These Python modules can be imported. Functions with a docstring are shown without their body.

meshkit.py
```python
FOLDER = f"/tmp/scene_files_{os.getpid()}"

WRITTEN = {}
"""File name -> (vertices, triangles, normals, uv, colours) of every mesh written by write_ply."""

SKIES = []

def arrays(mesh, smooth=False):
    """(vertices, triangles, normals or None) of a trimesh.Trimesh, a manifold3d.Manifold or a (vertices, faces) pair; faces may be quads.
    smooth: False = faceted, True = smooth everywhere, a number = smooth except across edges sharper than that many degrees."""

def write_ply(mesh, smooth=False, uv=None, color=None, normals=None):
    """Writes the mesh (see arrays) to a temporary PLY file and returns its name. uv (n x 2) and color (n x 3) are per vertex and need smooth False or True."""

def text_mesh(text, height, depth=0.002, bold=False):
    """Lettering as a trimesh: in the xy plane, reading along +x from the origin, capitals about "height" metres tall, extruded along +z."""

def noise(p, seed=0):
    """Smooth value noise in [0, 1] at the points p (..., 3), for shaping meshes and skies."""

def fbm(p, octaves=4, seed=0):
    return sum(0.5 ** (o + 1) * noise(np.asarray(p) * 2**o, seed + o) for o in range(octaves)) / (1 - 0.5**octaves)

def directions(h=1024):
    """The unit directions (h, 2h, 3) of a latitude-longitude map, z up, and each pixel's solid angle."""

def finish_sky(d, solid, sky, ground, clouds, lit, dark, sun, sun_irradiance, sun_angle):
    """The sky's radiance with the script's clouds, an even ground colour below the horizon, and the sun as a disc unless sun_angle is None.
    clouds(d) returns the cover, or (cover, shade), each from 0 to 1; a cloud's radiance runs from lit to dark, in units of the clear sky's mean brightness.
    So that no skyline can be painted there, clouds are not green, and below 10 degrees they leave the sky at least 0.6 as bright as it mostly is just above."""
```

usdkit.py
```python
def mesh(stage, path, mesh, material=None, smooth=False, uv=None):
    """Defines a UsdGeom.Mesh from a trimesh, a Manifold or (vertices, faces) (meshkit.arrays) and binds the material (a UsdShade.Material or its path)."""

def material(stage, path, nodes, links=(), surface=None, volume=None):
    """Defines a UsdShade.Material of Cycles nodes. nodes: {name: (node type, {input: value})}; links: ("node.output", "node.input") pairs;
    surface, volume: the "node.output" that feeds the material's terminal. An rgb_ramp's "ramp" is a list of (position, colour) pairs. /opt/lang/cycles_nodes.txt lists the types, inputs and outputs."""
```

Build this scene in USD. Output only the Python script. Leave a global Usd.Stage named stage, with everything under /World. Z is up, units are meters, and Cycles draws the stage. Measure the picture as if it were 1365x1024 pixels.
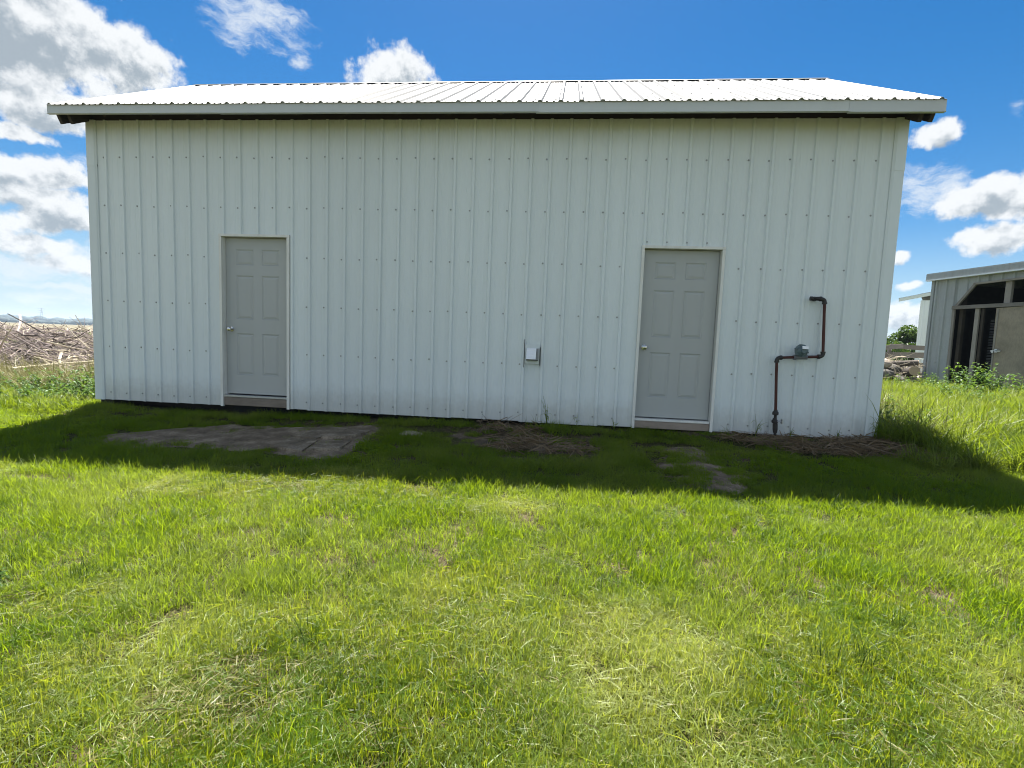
import math, random
import numpy as np
import trimesh
import shapely
from shapely.geometry import Polygon, box as sbox, Point
import shapely.vectorized as shv
import meshkit, usdkit
from pxr import Gf, Sdf, Usd, UsdGeom, UsdLux, UsdShade, Vt

stage = Usd.Stage.CreateInMemory()
UsdGeom.SetStageUpAxis(stage, UsdGeom.Tokens.z)
UsdGeom.SetStageMetersPerUnit(stage, 1.0)
UsdGeom.Xform.Define(stage, '/World')
UsdGeom.Scope.Define(stage, '/World/Looks')
rng = np.random.default_rng(7)
PI = math.pi

# ---------------------------------------------------------------- camera, sun, sky, exposure
EXPOSURE = 1.8
SKY = 0.075
SUN = 1.25
HAZE = 0.00017
YAW, PITCH, ROLL = -0.0919238, -0.0867738, 0.0385016
CAM = np.array([5.7213, -6.0263, 0.8865])


def camera_axes(yaw, pitch, roll):
    fwd = np.array([math.sin(yaw) * math.cos(pitch), math.cos(yaw) * math.cos(pitch), math.sin(pitch)])
    r = np.array([math.cos(yaw), -math.sin(yaw), 0])
    u = np.cross(r, fwd)
    c, s = math.cos(roll), math.sin(roll)
    return c * r + s * u, -s * r + c * u, fwd


cr, cu, cf = camera_axes(YAW, PITCH, ROLL)
cam = UsdGeom.Camera.Define(stage, '/World/camera')
cam.AddTransformOp().Set(Gf.Matrix4d(*cr, 0, *cu, 0, *(-cf), 0, *CAM, 1))
cam.CreateHorizontalApertureAttr(36.0)
cam.CreateVerticalApertureAttr(27.0)
cam.CreateFocalLengthAttr(36.0 * 655.08 / 1365)
cam.CreateClippingRangeAttr(Gf.Vec2f(0.05, 50000))
cam.CreateExposureAttr(EXPOSURE)

sun_to = np.array([-0.07, 0.5, 1.0])
sun_to /= np.linalg.norm(sun_to)
SUN_EL = math.asin(sun_to[2])
SUN_ROT = math.atan2(sun_to[0], sun_to[1])
sun = UsdLux.DistantLight.Define(stage, '/World/sun')
sun.CreateNormalizeAttr(True)
sun.CreateIntensityAttr(SUN)
sun.CreateAngleAttr(0.53)
sun.CreateColorAttr(Gf.Vec3f(1.0, 0.955, 0.88))
zx = sun_to
xx = np.cross([0, 1, 0], zx); xx /= np.linalg.norm(xx)
yx = np.cross(zx, xx)
sun.AddTransformOp().Set(Gf.Matrix4d(*xx, 0, *yx, 0, *zx, 0, 0, 0, 50, 1))


class Graph:
    """A small node-graph builder for usdkit.material."""

    def __init__(self):
        self.nodes, self.links, self.n = {}, [], 0

    def add(self, kind, out=None, **inputs):
        name = f'n{self.n}'
        self.n += 1
        vals = {}
        for k, v in inputs.items():
            if isinstance(v, str) and v.startswith('@'):
                self.links.append((v[1:], f'{name}.{k}'))
            else:
                vals[k] = v
        self.nodes[name] = (kind, vals)
        return f'@{name}.{out}' if out else '@' + name

    def math(self, op, a, b=0.5, c=None, clamp=False):
        kw = dict(math_type=op, value1=a, value2=b)
        if c is not None:
            kw['value3'] = c
        if clamp:
            kw['use_clamp'] = True
        return self.add('math', 'value', **kw)

    def smooth(self, v, lo, hi, a=0.0, b=1.0):
        return self.add('map_range', 'result', range_type='smoothstep', value=v, from_min=lo, from_max=hi, to_min=a, to_max=b, clamp=True)

    def mixc(self, fac, a, b, blend='mix'):
        return self.add('mix_color', 'result', blend_type=blend, fac=fac, a=a, b=b)

    def noise(self, vec, scale, detail=3.0, rough=0.5, out='fac', distortion=0.0):
        return self.add('noise_texture', out, vector=vec, scale=scale, detail=detail, roughness=rough, distortion=distortion)

    def scaled(self, vec, s):
        return self.add('mapping', 'vector', mapping_type='point', vector=vec, scale=s)

    def ramp(self, fac, stops):
        return self.add('rgb_ramp', 'color', ramp=stops, fac=fac)

    def bump(self, h, strength=0.3, distance=0.01):
        return self.add('bump', 'normal', height=h, strength=strength, distance=distance)

    def make(self, path, surface=None, volume=None):
        return usdkit.material(stage, path, self.nodes, self.links, surface=surface and surface[1:], volume=volume and volume[1:])


def build_sky():
    g = Graph()
    d = g.add('texture_coordinate', 'generated')
    sky = g.add('sky_texture', 'color', sky_type='single_scattering', sun_disc=False, sun_elevation=SUN_EL, sun_rotation=SUN_ROT,
                altitude=300.0, air_density=1.0, aerosol_density=0.35, ozone_density=2.0)
    sky = g.add('hsv', 'color', hue=0.5, saturation=1.5, value=0.46, fac=1.0, color=sky)
    sep = g.add('separate_xyz', None, vector=d)
    x, y, z = (f'{sep}.{k}' for k in 'xyz')
    az = g.math('multiply', g.math('arctan2', x, y), 18 / PI)      # tens of degrees
    el = g.math('multiply', g.math('arcsine', z), 18 / PI)
    sky = g.mixc(g.smooth(el, 1.3, -0.15, 0.0, 0.75), sky, (1.95, 2.6, 3.25))      # pale air low over the fields
    v = g.add('combine_xyz', 'vector', x=az, y=el, z=0.0)
    warp = g.noise(v, 1.6, 4.0, 0.6, out='color')
    warp = g.add('vector_math', 'vector', math_type='subtract', vector1=warp, vector2=(0.5, 0.5, 0.5))
    warp = g.add('vector_math', 'vector', math_type='scale', vector1=warp, scale=0.34)
    vw = g.add('vector_math', 'vector', math_type='add', vector1=v, vector2=warp)

    def blobs(items, vec):
        best = None
        for (a, e, ra, re, s) in items:
            q = g.add('mapping', 'vector', mapping_type='point', vector=vec, location=(-a / ra, -e / re, 0), scale=(10 / ra, 10 / re, 1))
            ln = g.add('vector_math', 'value', math_type='length', vector1=q)
            b = g.math('multiply', g.math('subtract', 1.0, ln), s)
            best = b if best is None else g.math('maximum', best, b)
        return best
    cumulus = [(-50.5, 22.0, 9.5, 5.8, 1.35), (-43.5, 22.3, 5.4, 3.2, 1.1), (-49, 17.2, 6.5, 2.2, 1.0), (-57, 24, 8, 6, 1.3),
               (-19.5, 25.4, 5.3, 3.7, 1.2), (-17.2, 24.6, 4.6, 2.6, 1.0),
               (33.4, 18.5, 1.9, 1.1, 0.75), (37.6, 13.3, 3.4, 2.2, 1.3), (41, 13.2, 3.4, 2.5, 1.3), (38.2, 10.0, 3.0, 1.5, 1.1), (41.5, 10.3, 3, 1.9, 1.2),
               (32.2, 8.7, 1.2, 0.9, 0.9), (-50, 12.1, 8.5, 1.7, 0.95), (-47.5, 8.6, 4.2, 1.8, 1.0), (-53.5, 7.6, 4.5, 2.2, 1.0), (-43.6, 7.0, 3.6, 1.5, 0.9), (-49.5, 6.2, 4.0, 1.1, 0.8), (-50, 15.0, 2.6, 0.9, 0.9),
               (-50, 10.2, 7.5, 1.6, 0.8), (-45.5, 5.2, 5.5, 1.1, 0.75), (33.5, 3.4, 4.5, 1.7, 0.95), (33.0, 6.3, 1.4, 0.45, 0.8), (47, 5, 7, 2.2, 1.0), (58, 14, 8, 4, 1.2), (-70, 14, 9, 4, 1.2), (-64, 6, 6, 1.5, 1.0)]
    thin = [(33.8, 14.6, 4.0, 2.6, 0.75), (-32.6, 28.0, 6.5, 2.8, 0.8), (-28.6, 25.9, 1.6, 0.9, 0.8), (-44.5, 14.2, 4, 0.9, 0.6), (-50, 4.6, 10, 2.0, 0.8), (-47, 2.4, 9, 1.0, 0.6), (-49, 6.0, 7, .8, 0.9), (-47, 3.4, 8, .5, 0.9), (-51, 9.8, 6, .8, .8),
            (34.5, 1.6, 6, 1.2, 0.7), (-13.3, 24.6, 0.7, 0.9, 0.5), (38.5, 19.5, 0.6, 0.6, 0.4)]
    # the rest of the sky, outside the view, carries scattered cumulus of the same kind
    away = g.noise(g.scaled(d, (1.0, 1.0, 2.2)), 2.6, 6.0, 0.55)
    out_l = g.smooth(az, -5.6, -7.0)
    out_r = g.smooth(az, 4.4, 6.0)
    out_u = g.smooth(el, 3.7, 4.8)
    outside = g.math('maximum', g.math('maximum', out_l, out_r), out_u)
    away = g.math('subtract', g.math('multiply', g.math('subtract', away, 0.46), 4.0), g.math('multiply', g.math('subtract', 1.0, outside), 6.0))
    base = g.math('maximum', blobs(cumulus, vw), away)
    fine = g.noise(v, 3.4, 7.0, 0.62)
    dens = g.math('add', base, g.math('multiply', g.math('subtract', fine, 0.53), 1.7))
    cover = g.smooth(dens, -0.02, 0.36)
    # thickness shading: what has more cloud above it (towards the sun) is greyer
    lift = (0.0, 0.10, 0.0)
    vu = g.add('vector_math', 'vector', math_type='add', vector1=v, vector2=lift)
    vwu = g.add('vector_math', 'vector', math_type='add', vector1=vw, vector2=lift)
    fine_u = g.noise(vu, 3.4, 5.0, 0.62)
    above = g.math('add', g.math('maximum', blobs(cumulus, vwu), away), g.math('multiply', g.math('subtract', fine_u, 0.53), 2.2))
    relief = g.math('multiply', g.math('subtract', fine_u, fine), 1.6)
    shade = g.smooth(g.math('add', above, relief), 0.12, 1.15)
    lit = (3.55, 3.65, 3.72)
    grey = (1.5, 1.76, 2.0)
    cloud = g.mixc(shade, lit, grey)
    streak = g.noise(g.scaled(vw, (1.0, 2.6, 1.0)), 3.0, 8.0, 0.68)
    tdens = g.math('add', blobs(thin, vw), g.math('multiply', g.math('subtract', streak, 0.54), 2.0))
    tcover = g.math('multiply', g.smooth(tdens, 0.0, 0.75), 0.8)
    c = g.mixc(tcover, sky, (3.1, 3.35, 3.6))
    c = g.mixc(cover, c, cloud)
    bg = g.add('background_shader', 'background', color=c, strength=SKY)
    return g.make('/World/Looks/sky', surface=bg)


dome = UsdLux.DomeLight.Define(stage, '/World/sky')
UsdShade.MaterialBindingAPI.Apply(dome.GetPrim()).Bind(build_sky())
dome.GetPrim().SetCustomDataByKey('kind', 'structure')

# ---------------------------------------------------------------- helpers
used = {}


def numbered(path):
    n = used.get(path, -1) + 1
    used[path] = n
    return path if n == 0 else f'{path}_{n:03d}'


def tag(p, label=None, cat=None, group=None, kind=None):
    p = p.GetPrim() if hasattr(p, 'GetPrim') else p
    for k, v in (('label', label), ('category', cat), ('group', group), ('kind', kind)):
        if v:
            p.SetCustomDataByKey(k, v)
    return p


def obj(name, mesh, mat, parent=None, smooth=False, **kw):
    base = (str(parent.GetPath()) if parent is not None else '/World') + '/' + name
    m = usdkit.mesh(stage, numbered(base), mesh, mat, smooth=smooth)
    return tag(m, **kw)


def thing(name, label, cat, loc=(0, 0, 0), rotz=0, group=None):
    x = UsdGeom.Xform.Define(stage, numbered('/World/' + name))
    x.AddTranslateOp().Set(Gf.Vec3d(*map(float, loc)))
    if rotz:
        x.AddRotateZOp().Set(math.degrees(rotz))
    return tag(x, label, cat, group)


def dup(root, loc, rotz=0, label=None, cat=None, group=None, scale=None):
    was = root.GetCustomData()
    name = root.GetName().rstrip('0123456789').rstrip('_')
    r = UsdGeom.Xform.Define(stage, numbered('/World/' + name))
    r.GetPrim().GetReferences().AddInternalReference(root.GetPath())
    r.ClearXformOpOrder()
    m = Gf.Matrix4d().SetScale(scale or 1.0) * Gf.Matrix4d().SetRotate(Gf.Rotation(Gf.Vec3d(0, 0, 1), math.degrees(rotz))) * Gf.Matrix4d().SetTranslate(Gf.Vec3d(*map(float, loc)))
    r.AddTransformOp(opSuffix='place').Set(m)
    r.GetPrim().SetInstanceable(True)
    return tag(r, label or was.get('label'), cat or was.get('category'), group or was.get('group'))


def cat_(ms):
    ms = [m for m in ms if m is not None]
    return trimesh.util.concatenate(ms)


def bx(x0, x1, y0, y1, z0, z1):
    m = trimesh.creation.box([x1 - x0, y1 - y0, z1 - z0])
    m.apply_translation([(x0 + x1) / 2, (y0 + y1) / 2, (z0 + z1) / 2])
    return m


def bevel_box(x0, x1, y0, y1, z0, z1, b=0.004):
    pts = []
    for sx, sy, sz in np.ndindex(2, 2, 2):
        c = np.array([(x0, x1)[sx], (y0, y1)[sy], (z0, z1)[sz]])
        s = np.array([1 - 2 * sx, 1 - 2 * sy, 1 - 2 * sz]) * b
        for k in range(3):
            q = c + s
            q[k] = c[k]
            pts.append(q)
    return trimesh.convex.convex_hull(np.array(pts))


def frame_of(d):
    d = np.asarray(d, float) / np.linalg.norm(d)
    a = np.array([0, 0, 1.0]) if abs(d[2]) < 0.9 else np.array([1.0, 0, 0])
    u = np.cross(a, d); u /= np.linalg.norm(u)
    return u, np.cross(d, u)


def tube(points, radii, sides=8, cap=True):
    P = np.asarray(points, float)
    R = np.broadcast_to(np.asarray(radii, float), (len(P),))
    T = np.gradient(P, axis=0)
    u, w = frame_of(T[0])
    V = []
    a = np.arange(sides) * 2 * PI / sides
    for i in range(len(P)):
        t = T[i] / np.linalg.norm(T[i])
        u = u - t * (u @ t); u /= np.linalg.norm(u)
        w = np.cross(t, u)
        V.append(P[i] + R[i] * (np.cos(a)[:, None] * u + np.sin(a)[:, None] * w))
    V = np.vstack(V)
    F = []
    n = len(P)
    for i in range(n - 1):
        for j in range(sides):
            k = (j + 1) % sides
            F += [[i * sides + j, i * sides + k, (i + 1) * sides + k], [i * sides + j, (i + 1) * sides + k, (i + 1) * sides + j]]
    if cap:
        V = np.vstack([V, P[0], P[-1]])
        c0, c1 = len(V) - 2, len(V) - 1
        for j in range(sides):
            k = (j + 1) % sides
            F += [[c0, k, j], [c1, (n - 1) * sides + j, (n - 1) * sides + k]]
    return trimesh.Trimesh(V, np.array(F), process=False)


def cyl(p0, p1, r, sides=14, r1=None):
    return tube([p0, p1], [r, r if r1 is None else r1], sides)


def prism(poly, depth, origin=(0, 0, 0), ex=(1, 0, 0), ey=(0, 0, 1)):
    """A shapely polygon in the plane (ex, ey) through origin, extruded by depth along ex x ey."""
    ms = []
    for g in getattr(poly, 'geoms', [poly]):
        ms.append(trimesh.creation.extrude_polygon(g, depth, engine='earcut'))
    m = trimesh.util.concatenate(ms)
    ex, ey = np.array(ex, float), np.array(ey, float)
    ez = np.cross(ex, ey)
    M = np.eye(4)
    M[:3, 0], M[:3, 1], M[:3, 2], M[:3, 3] = ex, ey, ez, origin
    m.apply_transform(M)
    return m


def sheet(profile, z0, z1, origin, ex, en, ez, thick=0.0015):
    """Folded sheet: profile [(s, n)] along ex with depth along en (outward), run from z0 to z1 along ez, with a real thickness."""
    ex, en, ez, o = (np.asarray(q, float) for q in (ex, en, ez, origin))
    P = np.array([o + s * ex + n * en for s, n in profile])
    Q = P - thick * en
    V = np.vstack([P + z0 * ez, P + z1 * ez, Q + z0 * ez, Q + z1 * ez])
    n = len(P)
    F = []
    for i in range(n - 1):
        a, b, c, d = i, i + 1, n + i, n + i + 1
        F += [[a, b, d], [a, d, c]]
        a, b, c, d = 2 * n + i, 2 * n + i + 1, 3 * n + i, 3 * n + i + 1
        F += [[a, d, b], [a, c, d]]
        F += [[i, 2 * n + i, i + 1], [i + 1, 2 * n + i, 2 * n + i + 1]]
        F += [[n + i, n + i + 1, 3 * n + i], [n + i + 1, 3 * n + i + 1, 3 * n + i]]
    for i in (0, n - 1):
        F += [[i, n + i, 2 * n + i], [n + i, 3 * n + i, 2 * n + i]]
    m = trimesh.Trimesh(V, np.array(F), process=False)
    if np.dot(np.cross(ex, ez), en) < 0:
        m.invert()
    return m


def rib_profile(s0, s1, centres, w0=0.032, w1=0.014, h=0.017, minor=(), mh=0.003):
    pts = [(s0, 0.0)]
    ev = sorted([(c, 0) for c in centres] + [(c, 1) for c in minor])
    for c, k in ev:
        a, b, hh = (w0, w1, h) if k == 0 else (0.012, 0.006, mh)
        for ds, n in ((-a, 0), (-b, hh), (b, hh), (a, 0)):
            if s0 < c + ds < s1:
                pts.append((c + ds, n))
    pts.append((s1, 0.0))
    return pts


def ground_z(x, y):
    x, y = np.asarray(x, float), np.asarray(y, float)
    yf = np.clip(y, -9, 1.0)
    tilt = 0.012 * np.clip(x - 5, -9, 16)
    z = -0.285 + tilt + 0.032 * (yf + 2)
    far = np.clip(np.hypot(x - 5, y) - 14, 0, None)
    z = z + 0.05 * np.exp(-((x + 0.2) ** 2 + (y + 0.2) ** 2) / 1.2)          # ground heaped at the left corner
    z = z + 0.07 * np.exp(-(y / 0.33) ** 2) * (x > -2) * (x < 12)
    z = z + 0.035 * (meshkit.fbm(np.stack([x * 0.8, y * 0.8, 0 * x], -1), 3, 3) - 0.5)
    z = z - 0.012 * np.clip(far, 0, 40) * np.exp(-far / 60)
    return z


# ---------------------------------------------------------------- materials
MAT = {}


def painted(name, col, rough=0.45, spec=0.4, dirt=0.12, emboss=0.0, dirt_col=(0.25, 0.22, 0.16), low=None, scale=1.0):
    g = Graph()
    p = g.add('geometry', 'position')
    n1 = g.noise(g.scaled(p, (3.0, 3.0, 0.45)), 2.2 * scale, 5.0, 0.6)
    n2 = g.noise(p, 14.0 * scale, 4.0, 0.6)
    c = g.mixc(g.smooth(n1, 0.42, 0.85, 0, dirt), col, dirt_col)
    c = g.mixc(g.smooth(n2, 0.35, 0.75, 0, dirt * 0.5), c, tuple(0.8 * q for q in col))
    if low is not None:                                     # splashed soil low on the wall
        z = g.add('separate_xyz', None, vector=p) + '.z'
        s = g.math('multiply', g.smooth(g.math('add', z, g.math('multiply', n2, -0.25)), low + 0.22, low - 0.12), 0.32)
        c = g.mixc(s, c, (0.22, 0.18, 0.12))
    kw = {}
    if emboss:
        e = g.add('noise_texture', 'fac', vector=p, scale=95.0, detail=2.0, roughness=0.5)
        e2 = g.noise(g.scaled(p, (5.0, 1.0, 1.1)), 1.6, 3.0, 0.5)
        b2 = g.bump(e2, 0.35, 0.05)
        kw['normal'] = g.add('bump', 'normal', height=e, strength=emboss, distance=0.004, normal=b2)
    rnd = g.add('object_info', 'random')
    c = g.add('hsv', 'color', hue=0.5, saturation=1.0, value=g.add('map_range', 'result', value=rnd, from_min=0.0, from_max=1.0, to_min=0.955, to_max=1.045), fac=1.0, color=c)
    s = g.add('principled_bsdf', 'BSDF', base_color=c, roughness=g.smooth(n2, 0.2, 0.8, rough - 0.06, rough + 0.1), specular_ior_level=spec, **kw)
    MAT[name] = g.make('/World/Looks/' + name, surface=s)


def wood(name, col_a, col_b, grain=(1, 1, 12), rough=0.8):
    g = Graph()
    p = g.add('geometry', 'position')
    n = g.noise(g.scaled(p, grain), 9.0, 6.0, 0.65, distortion=0.4)
    n2 = g.noise(p, 2.3, 4.0, 0.6)
    r = g.add('object_info', 'random')
    c = g.mixc(n, col_a, col_b)
    c = g.mixc(g.smooth(n2, 0.35, 0.8, 0, 0.55), c, tuple(0.45 * (a + b) / 2 for a, b in zip(col_a, col_b)))
    c = g.add('hsv', 'color', hue=0.5, saturation=1.0, value=g.add('map_range', 'result', value=r, from_min=0.0, from_max=1.0, to_min=0.75, to_max=1.25), fac=1.0, color=c)
    s = g.add('principled_bsdf', 'BSDF', base_color=c, roughness=rough, specular_ior_level=0.25, normal=g.bump(n, 0.5, 0.006))
    MAT[name] = g.make('/World/Looks/' + name, surface=s)


def plain(name, col, rough=0.5, metallic=0.0, var=0.25, scale=30.0, spec=0.5):
    g = Graph()
    p = g.add('geometry', 'position')
    n = g.noise(p, scale, 5.0, 0.6)
    c = g.mixc(n, tuple(q * (1 - var) for q in col), tuple(q * (1 + var) for q in col))
    s = g.add('principled_bsdf', 'BSDF', base_color=c, roughness=rough, metallic=metallic, specular_ior_level=spec, normal=g.bump(n, 0.15, 0.004))
    MAT[name] = g.make('/World/Looks/' + name, surface=s)


painted('wall_paint', (0.60, 0.65, 0.655), 0.5, 0.3, 0.045, emboss=0.22, low=-0.05)
painted('trim_paint', (0.58, 0.63, 0.635), 0.5, 0.3, 0.08)
painted('jamb_paint', (0.64, 0.64, 0.60), 0.55, 0.3, 0.35)
painted('door_paint', (0.37, 0.385, 0.375), 0.42, 0.4, 0.08)
painted('fascia_paint', (0.43, 0.455, 0.45), 0.4, 0.45, 0.12)
painted('roof_paint', (0.115, 0.12, 0.123), 0.5, 0.14, 0.06)
painted('old_metal', (0.30, 0.32, 0.32), 0.55, 0.35, 0.55, dirt_col=(0.20, 0.19, 0.17), scale=1.6)
painted('white_metal', (0.66, 0.70, 0.74), 0.5, 0.35, 0.15)
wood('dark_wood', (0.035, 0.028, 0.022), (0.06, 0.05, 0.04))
wood('grey_wood', (0.16, 0.145, 0.125), (0.30, 0.27, 0.235), grain=(10, 10, 1))
wood('grey_plank', (0.14, 0.13, 0.12), (0.27, 0.25, 0.225), grain=(1, 6, 10))
wood('sill_wood', (0.19, 0.155, 0.125), (0.36, 0.30, 0.245), grain=(1, 6, 14))
wood('plywood', (0.16, 0.135, 0.10), (0.31, 0.265, 0.20), grain=(3, 3, 1.2), rough=0.85)
wood('bark', (0.05, 0.042, 0.035), (0.13, 0.11, 0.095), grain=(4, 4, 4))
wood('branch_wood', (0.24, 0.19, 0.18), (0.55, 0.47, 0.44), grain=(3, 3, 3))
wood('pale_branch', (0.42, 0.36, 0.26), (0.70, 0.62, 0.47), grain=(3, 3, 3))
wood('cut_wood', (0.36, 0.25, 0.16), (0.52, 0.40, 0.28), grain=(4, 4, 4))
plain('closure_grey', (0.20, 0.22, 0.22), .7)
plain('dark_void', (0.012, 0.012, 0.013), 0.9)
plain('concrete', (0.30, 0.255, 0.20), 0.9, var=0.4, scale=6)
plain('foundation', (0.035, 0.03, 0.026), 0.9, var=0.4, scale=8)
plain('pale_stone', (0.36, 0.30, 0.25), 0.9, var=0.3, scale=8)
plain('dark_stone', (0.12, 0.11, 0.10), 0.9, var=0.4, scale=8)
plain('pipe_paint', (0.055, 0.016, 0.013), 0.5, var=0.5, scale=25, spec=0.3)
plain('pipe_black', (0.015, 0.013, 0.012), 0.5, var=0.4, scale=25)
plain('regulator_paint', (0.085, 0.125, 0.135), 0.45, var=0.2)
plain('label_white', (0.75, 0.76, 0.77), 0.4, var=0.04)
plain('zinc', (0.45, 0.46, 0.47), 0.35, metallic=0.9, var=0.15)
plain('knob_metal', (0.62, 0.61, 0.58), 0.22, metallic=1.0, var=0.05)
plain('screw_paint', (0.27, 0.28, 0.28), 0.4, metallic=0.4, var=0.2)
plain('vent_white', (0.78, 0.80, 0.84), 0.16, var=0.04, spec=0.7)
plain('vent_grey', (0.20, 0.205, 0.20), 0.5, var=0.15)
plain('slit_dark', (0.03, 0.03, 0.03), 0.8)
plain('slat_grey', (0.075, 0.08, 0.09), .6, var=.4)
plain('wire_grey', (0.16, 0.165, 0.18), 0.5, metallic=0.3, var=0.3)

# ---------------------------------------------------------------- ground
LAWN_BARE = dict(
    path=Polygon([(0.85, -1.35), (1.2, -0.95), (1.7, -0.56), (2.6, -0.5), (3.1, -0.38), (3.15, -1.25), (3.0, -1.45), (2.6, -1.42), (2.0, -1.38), (1.4, -1.45)]),
    slab=Polygon([(2.95, -1.45), (2.9, -0.45), (3.55, -0.28), (3.62, -1.5), (3.4, -1.6)]),
    straw=Polygon([(4.35, -0.45), (4.8, -0.15), (5.5, -0.25), (6.15, -0.75), (6.05, -1.05), (5.4, -1.02), (4.95, -0.95)]),
    dirt=Polygon([(6.85, -0.7), (7.2, -0.6), (7.28, -1.2), (7.42, -1.7), (7.15, -2.0), (6.85, -1.8), (6.82, -1.3)]),
    strip=Polygon([(7.7, -0.1), (9.0, -0.08), (10.3, -0.2), (10.7, -0.55), (9.9, -0.7), (8.4, -0.6), (7.8, -0.4)]))


def ragged(poly, seed, amp=0.16):
    n = int(poly.length / 0.05)
    pts = np.array([poly.exterior.interpolate(i / n, normalized=True).coords[0] for i in range(n)])
    off = np.stack([meshkit.fbm(np.stack([pts[:, 0] * 3.2, pts[:, 1] * 3.2, 0 * pts[:, 0] + k], -1), 4, seed + k) - 0.5 for k in (0, 1)], -1)
    return Polygon(pts + off * amp * 2).buffer(0.0)


LAWN_BARE = {k: (q if k == 'slab' else ragged(q, 5 + i)) for i, (k, q) in enumerate(LAWN_BARE.items())}
LAWN_BARE = {k: max(getattr(q, 'geoms', [q]), key=lambda a: a.area) for k, q in LAWN_BARE.items()}


def bare_fields():
    return LAWN_BARE


def ground_mesh():
    def axis(core0, core1, step, lo, hi):
        c = list(np.arange(core0, core1 + 1e-6, step))
        a, s = core1, step
        while a < hi:
            s *= 1.25; a += s; c.append(min(a, hi))
        a, s = core0, step
        while a > lo:
            s *= 1.25; a -= s; c.insert(0, max(a, lo))
        return np.array(c)
    xs = axis(-4, 16, 0.16, -9000, 9000)
    ys = axis(-6.5, 1.5, 0.16, -9000, 9000)
    X, Y = np.meshgrid(xs, ys, indexing='ij')
    Z = ground_z(X, Y)
    n, m = X.shape
    V = np.stack([X, Y, Z], -1).reshape(-1, 3)
    i, j = np.meshgrid(np.arange(n - 1), np.arange(m - 1), indexing='ij')
    a = (i * m + j).ravel()
    F = np.vstack([np.stack([a, a + m, a + m + 1], 1), np.stack([a, a + m + 1, a + 1], 1)])
    return V, F


def ground_material():
    g = Graph()
    p = g.add('geometry', 'position')
    n1 = g.noise(p, 1.1, 5.0, 0.6)
    n2 = g.noise(p, 22.0, 6.0, 0.7)
    n3 = g.noise(p, 6.0, 4.0, 0.6)
    soil = g.ramp(n2, [(0.25, (0.035, 0.026, 0.018)), (0.5, (0.09, 0.068, 0.045)), (0.62, (0.15, 0.12, 0.075)), (0.78, (0.26, 0.21, 0.13))])
    turf = g.ramp(g.noise(p, 70.0, 4.0, 0.8), [(0.3, (0.012, 0.02, 0.004)), (0.5, (0.035, 0.042, 0.012)), (0.62, (0.14, 0.125, 0.05)), (0.75, (0.3, 0.25, 0.14))])
    c = g.mixc(g.smooth(n1, 0.42, 0.62), turf, soil)
    # the farmland beyond the yard: pale pasture
    sep = g.add('separate_xyz', None, vector=p)
    dist = g.add('vector_math', 'value', math_type='distance', vector1=p, vector2=(5.0, 0.0, 0.0))
    past = g.ramp(g.noise(p, 0.35, 6.0, 0.65), [(0.3, (0.075, 0.095, 0.035)), (0.55, (0.12, 0.125, 0.055)), (0.75, (0.19, 0.175, 0.09))])
    c = g.mixc(g.smooth(dist, 14.0, 26.0), c, past)
    s = g.add('principled_bsdf', 'BSDF', base_color=c, roughness=0.95, specular_ior_level=0.1, normal=g.bump(g.math('add', n2, n3), 0.6, 0.03))
    return g.make('/World/Looks/ground', surface=s)


obj('ground', ground_mesh(), ground_material(), smooth=True, kind='structure')


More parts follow.
